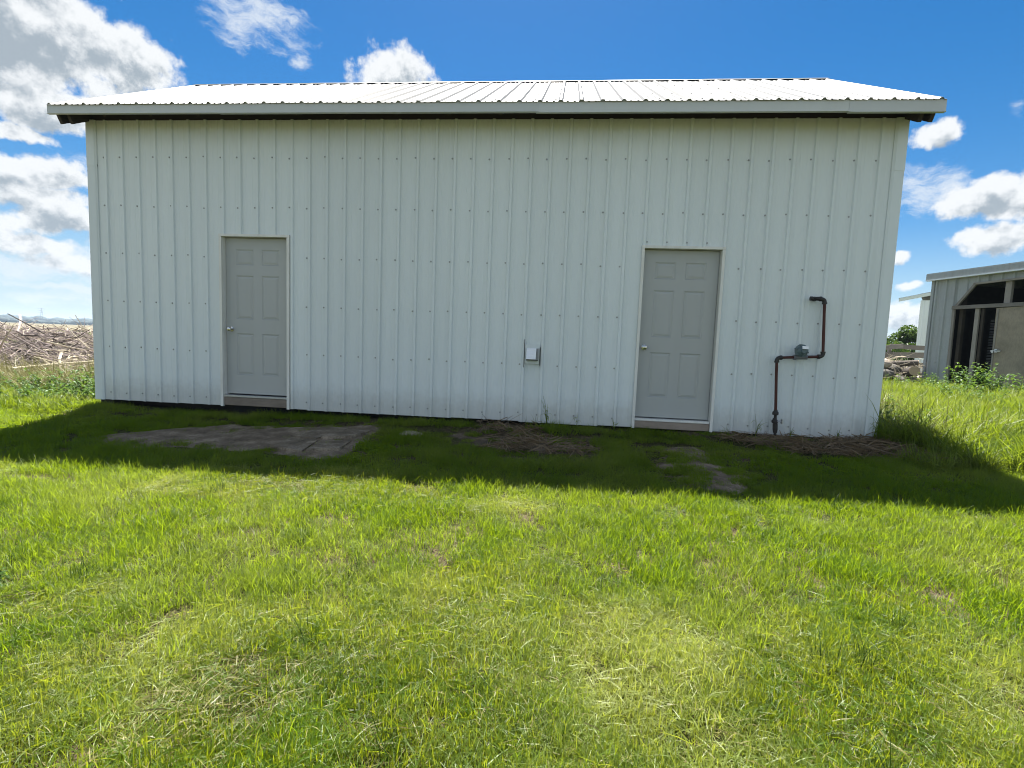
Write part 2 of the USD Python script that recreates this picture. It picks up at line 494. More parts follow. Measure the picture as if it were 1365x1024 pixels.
def field_strip(name, r0, r1, az0, az1, mat, z):
    a = np.radians(np.linspace(az0, az1, 60))
    rr = np.geomspace(r0, r1, 14)
    A, Rr = np.meshgrid(a, rr, indexing='ij')
    wob = 1 + 0.03 * np.sin(A * 40)
    X, Y = CAM[0] + Rr * wob * np.sin(A), CAM[1] + Rr * wob * np.cos(A)
    Z = ground_z(X, Y) + z
    n, m = X.shape
    i, j = np.meshgrid(np.arange(n - 1), np.arange(m - 1), indexing='ij')
    q = (i * m + j).ravel()
    F = np.vstack([np.stack([q, q + m + 1, q + m], 1), np.stack([q, q + 1, q + m + 1], 1)])
    obj(name, (np.stack([X, Y, Z], -1).reshape(-1, 3), F), mat, kind='structure')


def stubble_material():
    g = Graph()
    p = g.add('geometry', 'position')
    n = g.noise(g.scaled(p, (0.02, 0.004, 1)), 3.0, 6.0, 0.6)
    c = g.ramp(n, [(0.3, (0.12, 0.11, 0.07)), (0.5, (0.165, 0.148, 0.10)), (0.7, (0.20, 0.178, 0.125))])
    s = g.add('principled_bsdf', 'BSDF', base_color=c, roughness=0.95, specular_ior_level=0.1)
    return g.make('/World/Looks/stubble', surface=s)


field_strip('stubble_field', 130, 2600, -80, 60, stubble_material(), 0.12)

# ---------------------------------------------------------------- the white metal building
XL, XR, DEPTH = -0.44, 9.43, 4.32
ZB, ZT = -0.10, 3.50
EAVE = np.array([-0.374, 3.524])        # y, z of the roof edge
RIDGE = np.array([2.16, 5.0])
bd = thing('metal_building', 'long white metal building with ribbed walls and two grey doors', 'building')
RIBS = [k * 0.2286 + 0.035 for k in range(-1, 41)]
DOORS = [(1.385, 2.255, 2.075), (6.675, 7.555, 2.035)]   # x0, x1, z top of the opening


def wall_panels():
    edges = [XL + 0.10] + [RIBS[i] for i in range(4, 40, 4)] + [XR - 0.10]
    for k in range(len(edges) - 1):
        a, b = edges[k], edges[k + 1]
        dz = rng.uniform(-0.006, 0.006)
        off = 0.0 if k % 2 == 0 else 0.0022
        lo, hi = a - (0.03 if k > 0 else 0), b + (0.03 if k < len(edges) - 2 else 0)
        rc = [c for c in RIBS if lo - 0.005 < c < hi + 0.005]
        mn = [c + t for c in RIBS for t in (0.0762, 0.1524) if lo + 0.02 < c + t < hi - 0.02]
        prof = rib_profile(lo, hi, rc, w0=0.024, w1=0.013, h=0.019, minor=mn, mh=0.0016)
        ms = []
        for (s0, n0), (s1, n1) in zip(prof[:-1], prof[1:]):
            if s1 - s0 < 1e-4:
                continue
            cuts = sorted([s0, s1] + [q for D in DOORS for q in (D[0] - 0.028, D[1] + 0.028) if s0 + 1e-4 < q < s1 - 1e-4])
            for c0, c1 in zip(cuts[:-1], cuts[1:]):
                z0 = ZB + dz
                for D in DOORS:
                    if D[0] - 0.03 < (c0 + c1) / 2 < D[1] + 0.03:
                        z0 = D[2] + 0.028
                f = lambda q: n0 + (n1 - n0) * (q - s0) / (s1 - s0)
                ms.append(sheet([(c0, f(c0)), (c1, f(c1))], z0, ZT, (0, -off, 0), (1, 0, 0), (0, -1, 0), (0, 0, 1)))
        obj('wall_panel', cat_(ms), MAT['wall_paint'], bd)


wall_panels()
# screws: one row per girt, beside each rib
sc = []
for row in range(0, 6):
    z = row * 0.6096
    for k in range(-1, 41):
        x = k * 0.2286 - 0.004
        if any(D[0] - 0.05 < x < D[1] + 0.05 and z < D[2] + 0.05 for D in DOORS):
            continue
        if abs(x - 5.4) < 0.13 and 0.5 < z < 0.95:
            continue
        x += rng.normal(0, 0.004); zz = z + rng.normal(0, 0.006)
        sc.append(cyl((x, 0, zz), (x, -0.004, zz), 0.0105, 8))
        sc.append(cyl((x, -0.004, zz), (x, -0.010, zz), 0.006, 6))
for D in DOORS:
    for x in np.arange(D[0] + 0.02, D[1], 0.2286):
        sc.append(cyl((x, 0, D[2] + 0.075), (x, -0.008, D[2] + 0.075), 0.0095, 8))
obj('screws', cat_(sc), MAT['screw_paint'], bd, kind='stuff')
# corner trims in two lengths that lap at a splice
for x0, x1, sgn in ((XL, XL + 0.125, -1), (XR - 0.125, XR, 1)):
    for z0, z1, o in ((ZB - 0.002, 2.95, 0.0), (2.93, ZT, 0.003)):
        xo = x0 if sgn < 0 else x1
        prof = Polygon([(0, 0), (0.125, 0), (0.125, 0.012), (0.10, 0.022 + o), (-0.004 - o, 0.022 + o), (-0.004 - o, -0.12), (0.0, -0.12)])
        m = trimesh.creation.extrude_polygon(prof, z1 - z0, engine='earcut')
        v = m.vertices.copy()
        m.vertices = np.stack([xo + v[:, 0] * (1 if sgn < 0 else -1), -v[:, 1], z0 + v[:, 2]], 1)
        if sgn < 0:
            m.invert()
        trimesh.repair.fix_normals(m)
        obj('corner_trim', m, MAT['trim_paint'], bd)
# foundation skirt set back in the dark
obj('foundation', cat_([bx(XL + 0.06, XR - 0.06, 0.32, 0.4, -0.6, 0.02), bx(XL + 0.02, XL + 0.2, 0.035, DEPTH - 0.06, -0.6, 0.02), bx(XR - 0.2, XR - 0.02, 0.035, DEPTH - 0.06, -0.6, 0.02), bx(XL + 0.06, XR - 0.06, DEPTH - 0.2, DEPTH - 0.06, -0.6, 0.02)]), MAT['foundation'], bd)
# side walls with gables, back wall
for x, nx in ((XL, -1), (XR, 1)):
    for k in range(5):
        y0, y1 = 0.004 + k * DEPTH / 5, 0.004 + (k + 1) * DEPTH / 5 - 0.008
        zz = lambda y: (EAVE[1] - 0.06 + (RIDGE[1] - EAVE[1]) * (1 - abs(y - RIDGE[0]) / (RIDGE[0] - EAVE[0])))
        ys = [y0, RIDGE[0], y1] if y0 < RIDGE[0] < y1 else [y0, y1]
        poly = Polygon([(y0, ZB), (y1, ZB)] + [(y, zz(y)) for y in reversed(ys)])
        ms = [prism(poly, 0.012, (x - (0.012 if nx < 0 else 0), 0, 0), (0, 1, 0), (0, 0, 1))]
        for yc in np.arange(y0 + 0.12, y1, 0.2286):
            ms.append(bx(*sorted((x, x + nx * 0.018)), yc - 0.02, yc + 0.02, ZB, zz(yc) - 0.02))
        obj('wall_panel', cat_(ms), MAT['wall_paint'], bd)
ms = sheet(rib_profile(XL, XR, RIBS), ZB, ZT, (0, DEPTH, 0), (1, 0, 0), (0, 1, 0), (0, 0, 1))
obj('wall_panel', ms, MAT['wall_paint'], bd)
# roof: ribbed panels on both slopes
sl = np.array([0, RIDGE[0] - EAVE[0], RIDGE[1] - EAVE[1]])
SL = np.linalg.norm(sl); sl = sl / SL
RX0, RX1 = -0.60, 9.56
rroof = [RX0 + 0.045 + 0.2286 * i for i in range(45)]
for side in (0, 1):
    s = sl * np.array([1, 1 if side == 0 else -1, 1])
    nrm = np.array([0, -s[2], s[1]]) if side == 0 else np.array([0, s[2], -s[1]])
    org = np.array([0, EAVE[0] if side == 0 else 2 * RIDGE[0] - EAVE[0], EAVE[1]])
    edges = [RX0] + [rroof[i] for i in range(4, 44, 4)] + [RX1]
    for k in range(len(edges) - 1):
        a, b = edges[k], edges[k + 1]
        lo, hi = a - (0.03 if k else 0), b + (0.03 if k < len(edges) - 2 else 0)
        prof = rib_profile(lo, hi, [c for c in rroof if lo - 0.005 < c < hi + 0.005 and c < RX1 - 0.02], w0=0.030, w1=0.011, h=0.018,
                           minor=[c + t for c in rroof for t in (0.0762, 0.1524) if lo + 0.02 < c + t < hi - 0.02], mh=0.006)
        m = sheet(prof, 0.0, SL - 0.012, org + nrm * (0.002 if k % 2 else 0), (1, 0, 0), nrm, s)
        if side == 0:
            scr = []
            for c in rroof:
                if lo < c < hi:
                    for t in np.arange(0.2, SL, 0.61):
                        q = org + s * t + nrm * 0.0 + np.array([c - 0.055, 0, 0])
                        scr.append(cyl(q, q + nrm * 0.008, 0.009, 6))
        rp = obj('roof_panel', m, MAT['roof_paint'], bd)
        if side == 0:
            pl_ = [prism(Polygon([(c - .029, 0.0), (c - .0108, .0172), (c + .0108, .0172), (c + .029, 0.0)]), 0.02, org + s * 0.028, (1, 0, 0), nrm) for c in rroof if lo + .03 < c < hi]
            obj('rib_closure', cat_(pl_), MAT['closure_grey'], rp, kind='stuff')
            obj('screws', cat_(scr), MAT['screw_paint'], rp, kind='stuff')
# ridge cap rides on the ribs
nf = np.array([0, -sl[2], sl[1]])
top = np.array([0, RIDGE[0], RIDGE[1] + 0.021])
A = top - sl * 0.13 + nf * 0.0
cap = Polygon([(A[1], A[2]), (top[1], top[2]), (2 * RIDGE[0] - A[1], A[2]), (2 * RIDGE[0] - A[1], A[2] + 0.003), (top[1], top[2] + 0.004), (A[1], A[2] + 0.003)])
obj('ridge_cap', prism(cap, RX1 - RX0, (RX0, 0, 0), (0, 1, 0), (0, 0, 1)), MAT['roof_paint'], bd)
# fascia in four lengths with visible laps
fx = [RX0 - 0.004, 1.62, 5.35, 8.62, RX1 + 0.004]
FY, FZ0, FZ1 = -0.36, 3.412, 3.5285
for k in range(4):
    o = 0.003 * (k % 2)
    prof = Polygon([(0, 0), (0.0, 0.11), (0.022, 0.11), (0.022, 0.006), (0.012, 0.0)])
    x0, x1 = fx[k], fx[k + 1] + (0.03 if k < 3 else 0)
    dz = (0.020, 0.016, 0.008, -0.002)[k]
    m = cat_([bx(x0, x1, FY - o, FY + 0.012, FZ0 + dz, FZ1), bx(x0, x1, FY - 0.007 - o, FY + 0.03, FZ0 - 0.006 + dz, FZ0 + dz - 0.0005)])
    obj('fascia', m, MAT['fascia_paint'], bd)
# rafters under the overhang, front slope
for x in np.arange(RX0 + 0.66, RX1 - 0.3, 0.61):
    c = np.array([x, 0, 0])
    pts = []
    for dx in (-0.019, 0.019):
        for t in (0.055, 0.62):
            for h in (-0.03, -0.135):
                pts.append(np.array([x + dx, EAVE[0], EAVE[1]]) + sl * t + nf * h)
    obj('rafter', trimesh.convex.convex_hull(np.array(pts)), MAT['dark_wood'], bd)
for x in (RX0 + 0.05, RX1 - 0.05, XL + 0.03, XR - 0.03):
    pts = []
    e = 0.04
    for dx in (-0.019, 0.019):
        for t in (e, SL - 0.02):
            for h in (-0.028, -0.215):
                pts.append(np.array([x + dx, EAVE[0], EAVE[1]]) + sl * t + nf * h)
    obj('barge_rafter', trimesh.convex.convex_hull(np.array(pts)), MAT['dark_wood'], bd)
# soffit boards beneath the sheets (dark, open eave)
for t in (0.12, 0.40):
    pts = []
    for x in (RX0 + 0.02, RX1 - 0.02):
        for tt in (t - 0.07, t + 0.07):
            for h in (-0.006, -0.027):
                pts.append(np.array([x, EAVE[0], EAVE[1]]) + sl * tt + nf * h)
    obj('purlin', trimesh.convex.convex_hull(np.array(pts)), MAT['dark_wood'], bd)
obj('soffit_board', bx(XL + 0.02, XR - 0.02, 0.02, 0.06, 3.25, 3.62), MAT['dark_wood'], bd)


def door_slab(x0, x1, z0, z1, y):
    """Six-panel door skin: recessed mouldings with raised fields."""
    w, h = x1 - x0, z1 - z0
    cx = [(0.135 * w / 0.86 + x0, x0 + w / 2 - 0.055), (x0 + w / 2 + 0.055, x1 - 0.135 * w / 0.86)]
    rz = [(0.245, 0.79), (0.97, 1.53), (1.66, 1.86)]
    rz = [(z0 + a * h / 2.0, z0 + b * h / 2.0) for a, b in rz]
    face = sbox(x0, z0, x1, z1)
    ms = [bx(x0, x1, y + 0.0085, y + 0.044, z0, z1)]
    for a, b in cx:
        for c, d in rz:
            face = face.difference(sbox(a, c, b, d))
            lo = [(a + .016, c + .016), (b - .016, c + .016), (b - .016, d - .016), (a + .016, d - .016)]
            hi = [(a + .042, c + .042), (b - .042, c + .042), (b - .042, d - .042), (a + .042, d - .042)]
            pts = [(p, y + 0.009, q) for p, q in lo] + [(p, y + 0.0015, q) for p, q in hi]
            ms.append(trimesh.convex.convex_hull(np.array(pts)))
            # slanted outer moulding
            o = [(a, c), (b, c), (b, d), (a, d)]
            V = np.array([(p, y, q) for p, q in o] + [(p, y + 0.0086, q) for p, q in [(a + .014, c + .014), (b - .014, c + .014), (b - .014, d - .014), (a + .014, d - .014)]])
            F = []
            for i in range(4):
                j = (i + 1) % 4
                F += [[i, j, 4 + j], [i, 4 + j, 4 + i]]
            ms.append(trimesh.Trimesh(V, np.array(F), process=False))
    ms.append(prism(face, 0.0085, (0, y + 0.0085, 0), (1, 0, 0), (0, 0, 1)))
    return cat_(ms)


for n, (x0, x1, zt) in enumerate(DOORS):
    sy = 0.055
    zb = 0.062 if n == 0 else 0.03
    d = obj('door', door_slab(x0 + 0.006, x1 - 0.006, zb, zt - 0.006, sy), MAT['door_paint'], bd,
            label='left grey six-panel steel door above a weathered sill' if n == 0 else 'right grey six-panel steel door above a weathered sill')
    kx, kz = (x0 + 0.075, 0.905) if n == 0 else (x0 + 0.07, 0.875)
    rose = trimesh.creation.revolve(np.array([(0, 0), (0.033, 0), (0.031, 0.008), (0.014, 0.012), (0.0125, 0.032), (0.024, 0.042), (0.0275, 0.054), (0.024, 0.066), (0.012, 0.071), (0, 0.072)]), sections=20)
    rose.apply_transform(trimesh.transformations.rotation_matrix(PI / 2, [1, 0, 0]))
    rose.apply_translation([kx, sy, kz])
    obj('knob', rose, MAT['knob_metal'], d, smooth=40)
    # jambs return into the wall; thin J trim around the opening
    jz = zb - 0.045
    obj('door_jamb', cat_([bx(x0 - 0.026, x0, 0.0, 0.16, jz, zt), bx(x1, x1 + 0.026, 0.0, 0.16, jz, zt), bx(x0 - 0.026, x1 + 0.026, 0.0, 0.16, zt + 0.0005, zt + 0.026),
                           bx(x0 + .0005, x0 + 0.012, 0.1005, 0.13, jz, zt), bx(x1 - 0.012, x1 - .0005, 0.1005, 0.13, jz, zt)]), MAT['jamb_paint'], d)
    obj('door_trim', cat_([bx(x0 - 0.034, x0 - 0.002, -0.026, -0.001, ZB - 0.004, zt), bx(x1 + 0.002, x1 + 0.034, -0.026, -0.001, ZB - 0.004, zt),
                           bx(x0 - 0.037, x1 + 0.037, -0.028, -0.001, zt + 0.001, zt + 0.032)]), MAT['jamb_paint'], d)
    obj('threshold', bevel_box(x0 + .001, x1 - .001, -0.012, 0.16, zb - 0.042, zb - 0.014), MAT['zinc'] if n == 0 else MAT['jamb_paint'], d)
    obj('sill_board', bevel_box(x0 - 0.0, x1 + 0.0, -0.006, 0.04, ZB + 0.01 - (0.0 if n == 0 else 0.012), zb - 0.0435), MAT['sill_wood'], d)
    obj('floor_edge', bx(x0, x1, 0.16, 0.8, -0.3, zb - 0.05), MAT['dark_void'], d)

# ---------------------------------------------------------------- vent hood on the wall
vt = thing('vent_hood', 'white sloping vent hood on a grey plate low on the white wall', 'vent', (5.40, -0.018, 0.745))
pl = [bevel_box(-0.092, 0.092, -0.006, 0.004, -0.125, 0.115, 0.002)]
obj('plate', cat_(pl), MAT['wall_paint'], vt)
obj('slot', bx(-0.099, -0.0925, -0.012, 0.004, -0.17, 0.17), MAT['slit_dark'], vt)
obj('slot', bx(0.0925, 0.098, -0.012, 0.004, -0.15, 0.08), MAT['slit_dark'], vt)
body = trimesh.convex.convex_hull(np.array([(sx * 0.072, y, z) for sx in (-1, 1) for y, z in ((-0.006, 0.065), (-0.006, -0.085), (-0.03, 0.065), (-0.075, -0.072), (-0.05, -0.085))]))
body.apply_translation([0.005, 0, 0])
obj('hood_body', body, MAT['vent_grey'], vt)
lid = []
e1, e2 = np.array([-0.008, -0.034, 0.066]), np.array([-0.008, -0.088, -0.062])
pts = [np.array([sx * 0.058, 0, 0]) + q + np.array([0, o, o * 0.4]) for sx in (-1, 1) for q in (e1, e2) for o in (0, -0.008)]
obj('lid', trimesh.convex.convex_hull(np.array(pts)), MAT['vent_white'], vt)
for k in range(5):
    q = e1 + (e2 - e1) * (0.12 + 0.19 * k)
    pts = [np.array([sx * 0.05, 0, 0]) + q + np.array([0, -0.008, -0.003]) + np.array([0, dy, dz]) for sx in (-1, 1) for dy, dz in ((0, 0.004), (-0.004, -0.002), (0, -0.006))]
    obj('louvre', trimesh.convex.convex_hull(np.array(pts)), MAT['vent_white'], vt)

# ---------------------------------------------------------------- gas pipe with regulator
gp = thing('gas_pipe', 'dark brown gas pipe stepping up the white wall with a regulator', 'gas pipe', (8.27, -0.09, -0.2))
O = np.array([8.27, -0.09, -0.2])
R = 0.0156


def pipe(pts, r=R, mat='pipe_paint', name='pipe'):
    obj(name, tube(np.array(pts) - O, r, 12), MAT[mat], gp, smooth=50)


def elbow(c, a, b, mat='pipe_black'):
    c, a, b = np.array(c), np.array(a, float), np.array(b, float)
    t = np.linspace(0, 1, 7)[:, None]
    L = 0.042
    p0, p2 = c + a * L, c + b * L
    q = (1 - t) ** 2 * p0 + 2 * t * (1 - t) * c + t ** 2 * p2
    ms = [tube(q - O, 0.0225, 12), tube([c + a * 0.036 - O, c + a * 0.056 - O], 0.0265, 12), tube([c + b * 0.036 - O, c + b * 0.056 - O], 0.0265, 12)]
    obj('elbow', cat_(ms), MAT[mat], gp, smooth=50)


A0, A1, A2, A3, A4 = (8.281, -.09, -.35), (8.228, -.09, .814), (8.728, -.09, .848), (8.69, -.09, 1.496), (8.60, -.09, 1.499)
A1 = (8.226, -.09, .814)
up = np.array(A1) - np.array((8.279, -.09, -.09)); up /= np.linalg.norm(up)
pipe([np.array(A1) - up * 0.05, np.array(A1) - up * 0.66])
pipe([np.array(A1) - up * 0.66, np.array(A1) - up * 1.15], mat='pipe_black')
al = np.array(A2) - np.array(A1); al /= np.linalg.norm(al)
pipe([np.array(A1) + al * 0.05, np.array(A1) + al * 0.2])
pipe([np.array(A2) - al * 0.05, np.array(A2) - al * 0.2])
u2 = np.array(A3) - np.array(A2); u2 /= np.linalg.norm(u2)
pipe([np.array(A2) + u2 * 0.05, np.array(A3) - u2 * 0.05])
elbow(A1, -up, al); elbow(A2, -al, u2); elbow(A3, -u2, (-1, 0, 0))
elbow(A4, (1, 0, 0), (0, 1, 0))
pipe([(8.60, -.06, 1.499), (8.60, 0.03, 1.499)], mat='pipe_black')
pipe([(8.55 + .01, -.09, 1.499), (8.535, -.09, 1.499)], r=0.025, mat='pipe_black', name='pipe_plug')
# union, valve and reducer near the ground
v0 = np.array(A1) - up * 0.635
prof = [(0.0, 0.0), (0.03, 0.0), (0.036, 0.008), (0.036, 0.03), (0.03, 0.038), (0.022, 0.045), (0.022, 0.06), (0.0, 0.06)]
for dz, s in ((0.0, 1.0), (-0.095, 0.95)):
    m = trimesh.creation.revolve(np.array(prof) * s, sections=8 if dz == 0 else 16)
    m.apply_translation(v0 + np.array([0, 0, dz - 0.03]) - O)
    obj('union' if dz == 0 else 'valve_body', m, MAT['pipe_black'], gp)
obj('valve_handle', cat_([tube(np.array([v0 + (0.02, -0.02, -0.1), v0 + (0.062, -0.03, -0.1)]) - O, 0.009, 8), bx(*(v0[0] - O[0] + np.array([0.056, 0.068])), -0.055, -0.02, v0[2] - O[2] - 0.125, v0[2] - O[2] - 0.075)]), MAT['zinc'], gp)
obj('reducer', tube(np.array([v0 - up * 0.13, v0 - up * 0.2, v0 - up * 0.24]) - O, [0.027, 0.027, 0.022], 12), MAT['pipe_black'], gp)
# regulator: body block, round diaphragm case with bolts, cap and white tag
rc = np.array(A1) + al * 0.255
bd_ = cat_([tube(np.array([rc - al * 0.07, rc + al * 0.07]) - O, 0.028, 14), tube(np.array([rc - al * 0.072, rc - al * 0.05]) - O, 0.034, 6), tube(np.array([rc + al * 0.05, rc + al * 0.072]) - O, 0.034, 6), cyl(rc - O, rc + (0, -0.01, 0.05) - O, 0.026)])
obj('regulator_body', bd_, MAT['wire_grey'], gp, smooth=40)
cc = rc + np.array([-0.004, -0.03, 0.075])
case = trimesh.creation.revolve(np.array([(0, -0.05), (0.04, -0.05), (0.058, -0.022), (0.072, -0.012), (0.072, 0.006), (0.056, 0.012), (0.048, 0.03), (0.03, 0.042), (0.028, 0.07), (0, 0.072)]), sections=24)
case.apply_transform(trimesh.transformations.rotation_matrix(PI / 2, [1, 0, 0]))
case.apply_translation(cc - O)
obj('regulator_case', case, MAT['regulator_paint'], gp, smooth=40)
bl = [bx(cc[0] + 0.066 * math.cos(a) - 0.009, cc[0] + 0.066 * math.cos(a) + 0.009, cc[1] - 0.02, cc[1] + 0.016, cc[2] + 0.066 * math.sin(a) - 0.009, cc[2] + 0.066 * math.sin(a) + 0.009) for a in np.arange(6) * PI / 3 + 0.75]
bl = cat_(bl); bl.apply_translation(-O)
obj('bolts', bl, MAT['regulator_paint'], gp)
tg = bevel_box(-0.032, 0.032, -0.004, 0.004, -0.017, 0.017, 0.001)
tg.apply_transform(trimesh.transformations.rotation_matrix(-0.25, [1, 0, 0]))
tg.apply_translation(cc - O + np.array([0.004, -0.075, 0.035]))
obj('tag', tg, MAT['label_white'], gp)

# ---------------------------------------------------------------- weathered shed on the right
SC = 0.91
sh_o = np.array([17.49, 11.03, 0.0])
ang = math.atan2(-0.973, 0.23)      # u axis along the wall, toward the yard
ws = thing('weathered_shed', 'weathered grey metal shed with an open doorway and plywood sliding door', 'shed', sh_o, ang)
# local x along the wall, local y = inward (left of u is +y): u=(.23,-.973) -> +y = (.973,.23), away from the yard


def S(u, z):
    return u * SC, (z - 0.8865) * SC + 0.8865


ZBs, ZTs = -0.3, S(0, 3.56)[1]
LEN = 6.2
o_pts = [(0.88, ZBs), (0.84, 2.50), (1.41, 3.28), (LEN - 1.2, 3.32), (LEN - 1.2, ZBs)]
o_poly = Polygon([S(u, z) if z > -0.2 else (u * SC, ZBs - 0.01) for u, z in o_pts])
ribs_s = [0.0 + i * 0.305 + 0.13 for i in range(21)]
edges = [0.0] + [ribs_s[i] for i in range(2, 21, 3)] + [LEN]
for k in range(len(edges) - 1):
    a, b = edges[k], edges[k + 1]
    if b <= a:
        continue
    # folded panels cut around the opening: narrow strips between profile corners
    prof = rib_profile(a, b, [c for c in ribs_s if a - 0.01 < c < b + 0.01], w0=0.045, w1=0.02, h=0.036)
    ms = []
    for (s0, n0), (s1, n1) in zip(prof[:-1], prof[1:]):
        if s1 - s0 < 1e-4:
            continue
        strip = sbox(s0, ZBs, s1, ZTs).difference(o_poly)
        for gpoly in getattr(strip, 'geoms', [strip]):
            if gpoly.is_empty or gpoly.area < 1e-6:
                continue
            m = trimesh.creation.extrude_polygon(gpoly, 0.002, engine='earcut')
            v = m.vertices.copy()
            n = n0 + (n1 - n0) * (v[:, 0] - s0) / (s1 - s0)
            m.vertices = np.stack([v[:, 0], -n - v[:, 2] + 0.002, v[:, 1]], 1)
            ms.append(m)
    if ms:
        obj('wall_panel', cat_(ms), MAT['old_metal'], ws)
# corner trim, roof fascia (band with white drip edge), roof, side walls
obj('corner_trim', bx(-0.03, 0.06, -0.03, 0.02, ZBs, ZTs), MAT['old_metal'], ws)
zf0, zf1 = ZTs - 0.02, S(0, 3.76)[1]
obj('fascia', bx(-0.12, LEN + 0.3, -0.16, -0.13, zf0 + 0.035, zf1), MAT['old_metal'], ws)
obj('drip_edge', bx(-0.12, LEN + 0.3, -0.175, -0.045, zf0, zf0 + 0.033), MAT['white_metal'], ws)
rf = Polygon([(-0.15, zf1), (6.0, zf1 + 0.5), (6.0, zf1 + 0.53), (-0.15, zf1 + 0.03)])
m = prism(rf, LEN + 0.42, (0, 0, 0), (0, 1, 0), (0, 0, 1)); m.apply_translation([-0.12, 0, 0])
obj('roof', m, MAT['old_metal'], ws)
for xx_ in (0.0, LEN):
    m = prism(Polygon([(0.02, ZBs), (5.8, ZBs), (5.8, zf1 + 0.47), (0.02, zf1 - 0.01)]), 0.03, (xx_, 0, 0), (0, 1, 0), (0, 0, 1))
    obj('side_wall', m, MAT['old_metal'], ws)
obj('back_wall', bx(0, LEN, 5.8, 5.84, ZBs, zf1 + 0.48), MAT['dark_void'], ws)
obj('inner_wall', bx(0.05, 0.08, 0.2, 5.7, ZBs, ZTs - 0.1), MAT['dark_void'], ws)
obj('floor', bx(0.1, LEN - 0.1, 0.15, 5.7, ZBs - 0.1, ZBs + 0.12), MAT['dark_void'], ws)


def plank(p0, p1, w, t, mat, name, parent, y=0.0):
    """A board in the wall plane (u, z) from p0 to p1, w wide, t thick, its face at local y."""
    p0, p1 = np.array(p0), np.array(p1)
    d = (p1 - p0) / np.linalg.norm(p1 - p0)
    n = np.array([-d[1], d[0]])
    pts = [(q[0] + s * n[0] * w / 2, yy, q[1] + s * n[1] * w / 2) for q in (p0, p1) for s in (-1, 1) for yy in (y, y + t)]
    return obj(name, trimesh.convex.convex_hull(np.array(pts)), mat, parent)


G = MAT['grey_wood']
plank((S(0.86, 0)[0], ZBs), S(0.82, 2.52), 0.075, 0.05, G, 'door_frame', ws, -0.035)
plank(S(0.80, 2.5), S(1.43, 3.31), 0.07, 0.06, G, 'door_frame', ws, -0.045)
plank(S(1.36, 3.30), S(LEN - 1.1, 3.35), 0.055, 0.06, G, 'door_frame', ws, -0.045)
plank(S(0.78, 2.57), S(LEN - 1.1, 2.54), 0.105, 0.05, G, 'beam', ws, -0.06)
plank((S(1.56, 0)[0], ZBs), S(1.54, 2.5), 0.11, 0.05, G, 'post', ws, 0.0)
plank(S(2.33, 2.6), S(2.33, 3.32), 0.15, 0.08, G, 'post', ws, 0.03)
plank((S(0.98, 0)[0], ZBs), S(0.96, 3.0), 0.10, 0.1, MAT['dark_wood'], 'post', ws, 0.10)
plank((S(1.68, 0)[0], ZBs), S(1.66, 2.5), 0.07, 0.05, MAT['dark_wood'], 'post', ws, 0.06)
dr = plank((S(3.35, 0)[0], ZBs + 0.1), (S(3.30, 0)[0], S(0, 2.5)[1]), 2.15, 0.02, MAT['plywood'], 'door', ws, -0.03)
obj('door_edge', bx(S(2.17, 0)[0] - 0.01, S(2.17, 0)[0] + 0.03, -0.045, -0.0305, ZBs + 0.2, S(0, 2.45)[1]), G, dr)
lx, lz = S(2.24, 1.16)
obj('latch', cat_([bx(lx - 0.11, lx + 0.14, -0.06, -0.046, lz - 0.02, lz + 0.02), bx(lx - 0.07, lx - 0.02, -0.085, -0.06, lz - 0.055, lz + 0.005), cyl((lx + 0.02, -0.075, lz + 0.01), (lx + 0.12, -0.075, lz + 0.025), 0.013, 8), bx(lx - 0.01, lx + 0.06, -0.065, -0.046, lz - 0.045, lz + 0.055)]), MAT['zinc'], dr)
# grey wire mesh / stacked slats seen between post and door
for k in range(46):
    z = -0.05 + k * 0.046
    obj('slat', bx(S(1.70, 0)[0], S(3.3, 0)[0], 0.32, 0.34, z, z + 0.013), MAT['slat_grey'], ws)

# ---------------------------------------------------------------- far white shed
fs = thing('white_shed', 'pale white metal shed with an overhanging roof behind the weathered shed', 'shed', (27.55, 26.5, 0.0), math.radians(-36))
for k in range(4):
    a, b = k * 1.8, (k + 1) * 1.8
    prof = rib_profile(a, b, [a + 0.15 + 0.3 * i for i in range(6)], w0=0.06, w1=0.03, h=0.03)
    obj('wall_panel', sheet(prof, -0.6, 4.32 + 0.24 * a, (0, 0, 0), (1, 0, 0), (0, -1, 0), (0, 0, 1)), MAT['white_metal'], fs)
obj('side_wall', bx(0, 0.02, 0.01, 6, -0.6, 4.3), MAT['white_metal'], fs)
obj('back_wall', bx(0, 7.2, 6, 6.02, -0.6, 4.3), MAT['white_metal'], fs)
r_ = Polygon([(-1.05, 4.26), (7.4, 6.12), (7.4, 6.32), (-1.05, 4.46)])
m = prism(r_, 0.05, (0, -0.10, 0), (1, 0, 0), (0, 0, 1))
obj('fascia', m, MAT['trim_paint'], fs)
m = prism(Polygon([(-0.05, 4.65), (7.4, 6.28), (7.4, 6.34), (-0.05, 4.71)]), 6.2, (0, 6.1, 0), (1, 0, 0), (0, 0, 1))
obj('roof', m, MAT['roof_paint'], fs)
obj('roof_lip', prism(Polygon([(-1.07, 4.42), (-0.06, 4.642), (-0.06, 4.70), (-1.07, 4.48)]), 0.7, (0, 0.62, 0), (1, 0, 0), (0, 0, 1)), MAT['roof_paint'], fs)

# ---------------------------------------------------------------- board fence and rubble between the sheds
bf = thing('board_fence', 'low weathered board fence behind the rubble heap', 'fence', (17.2, 12.9, 0), math.radians(2))


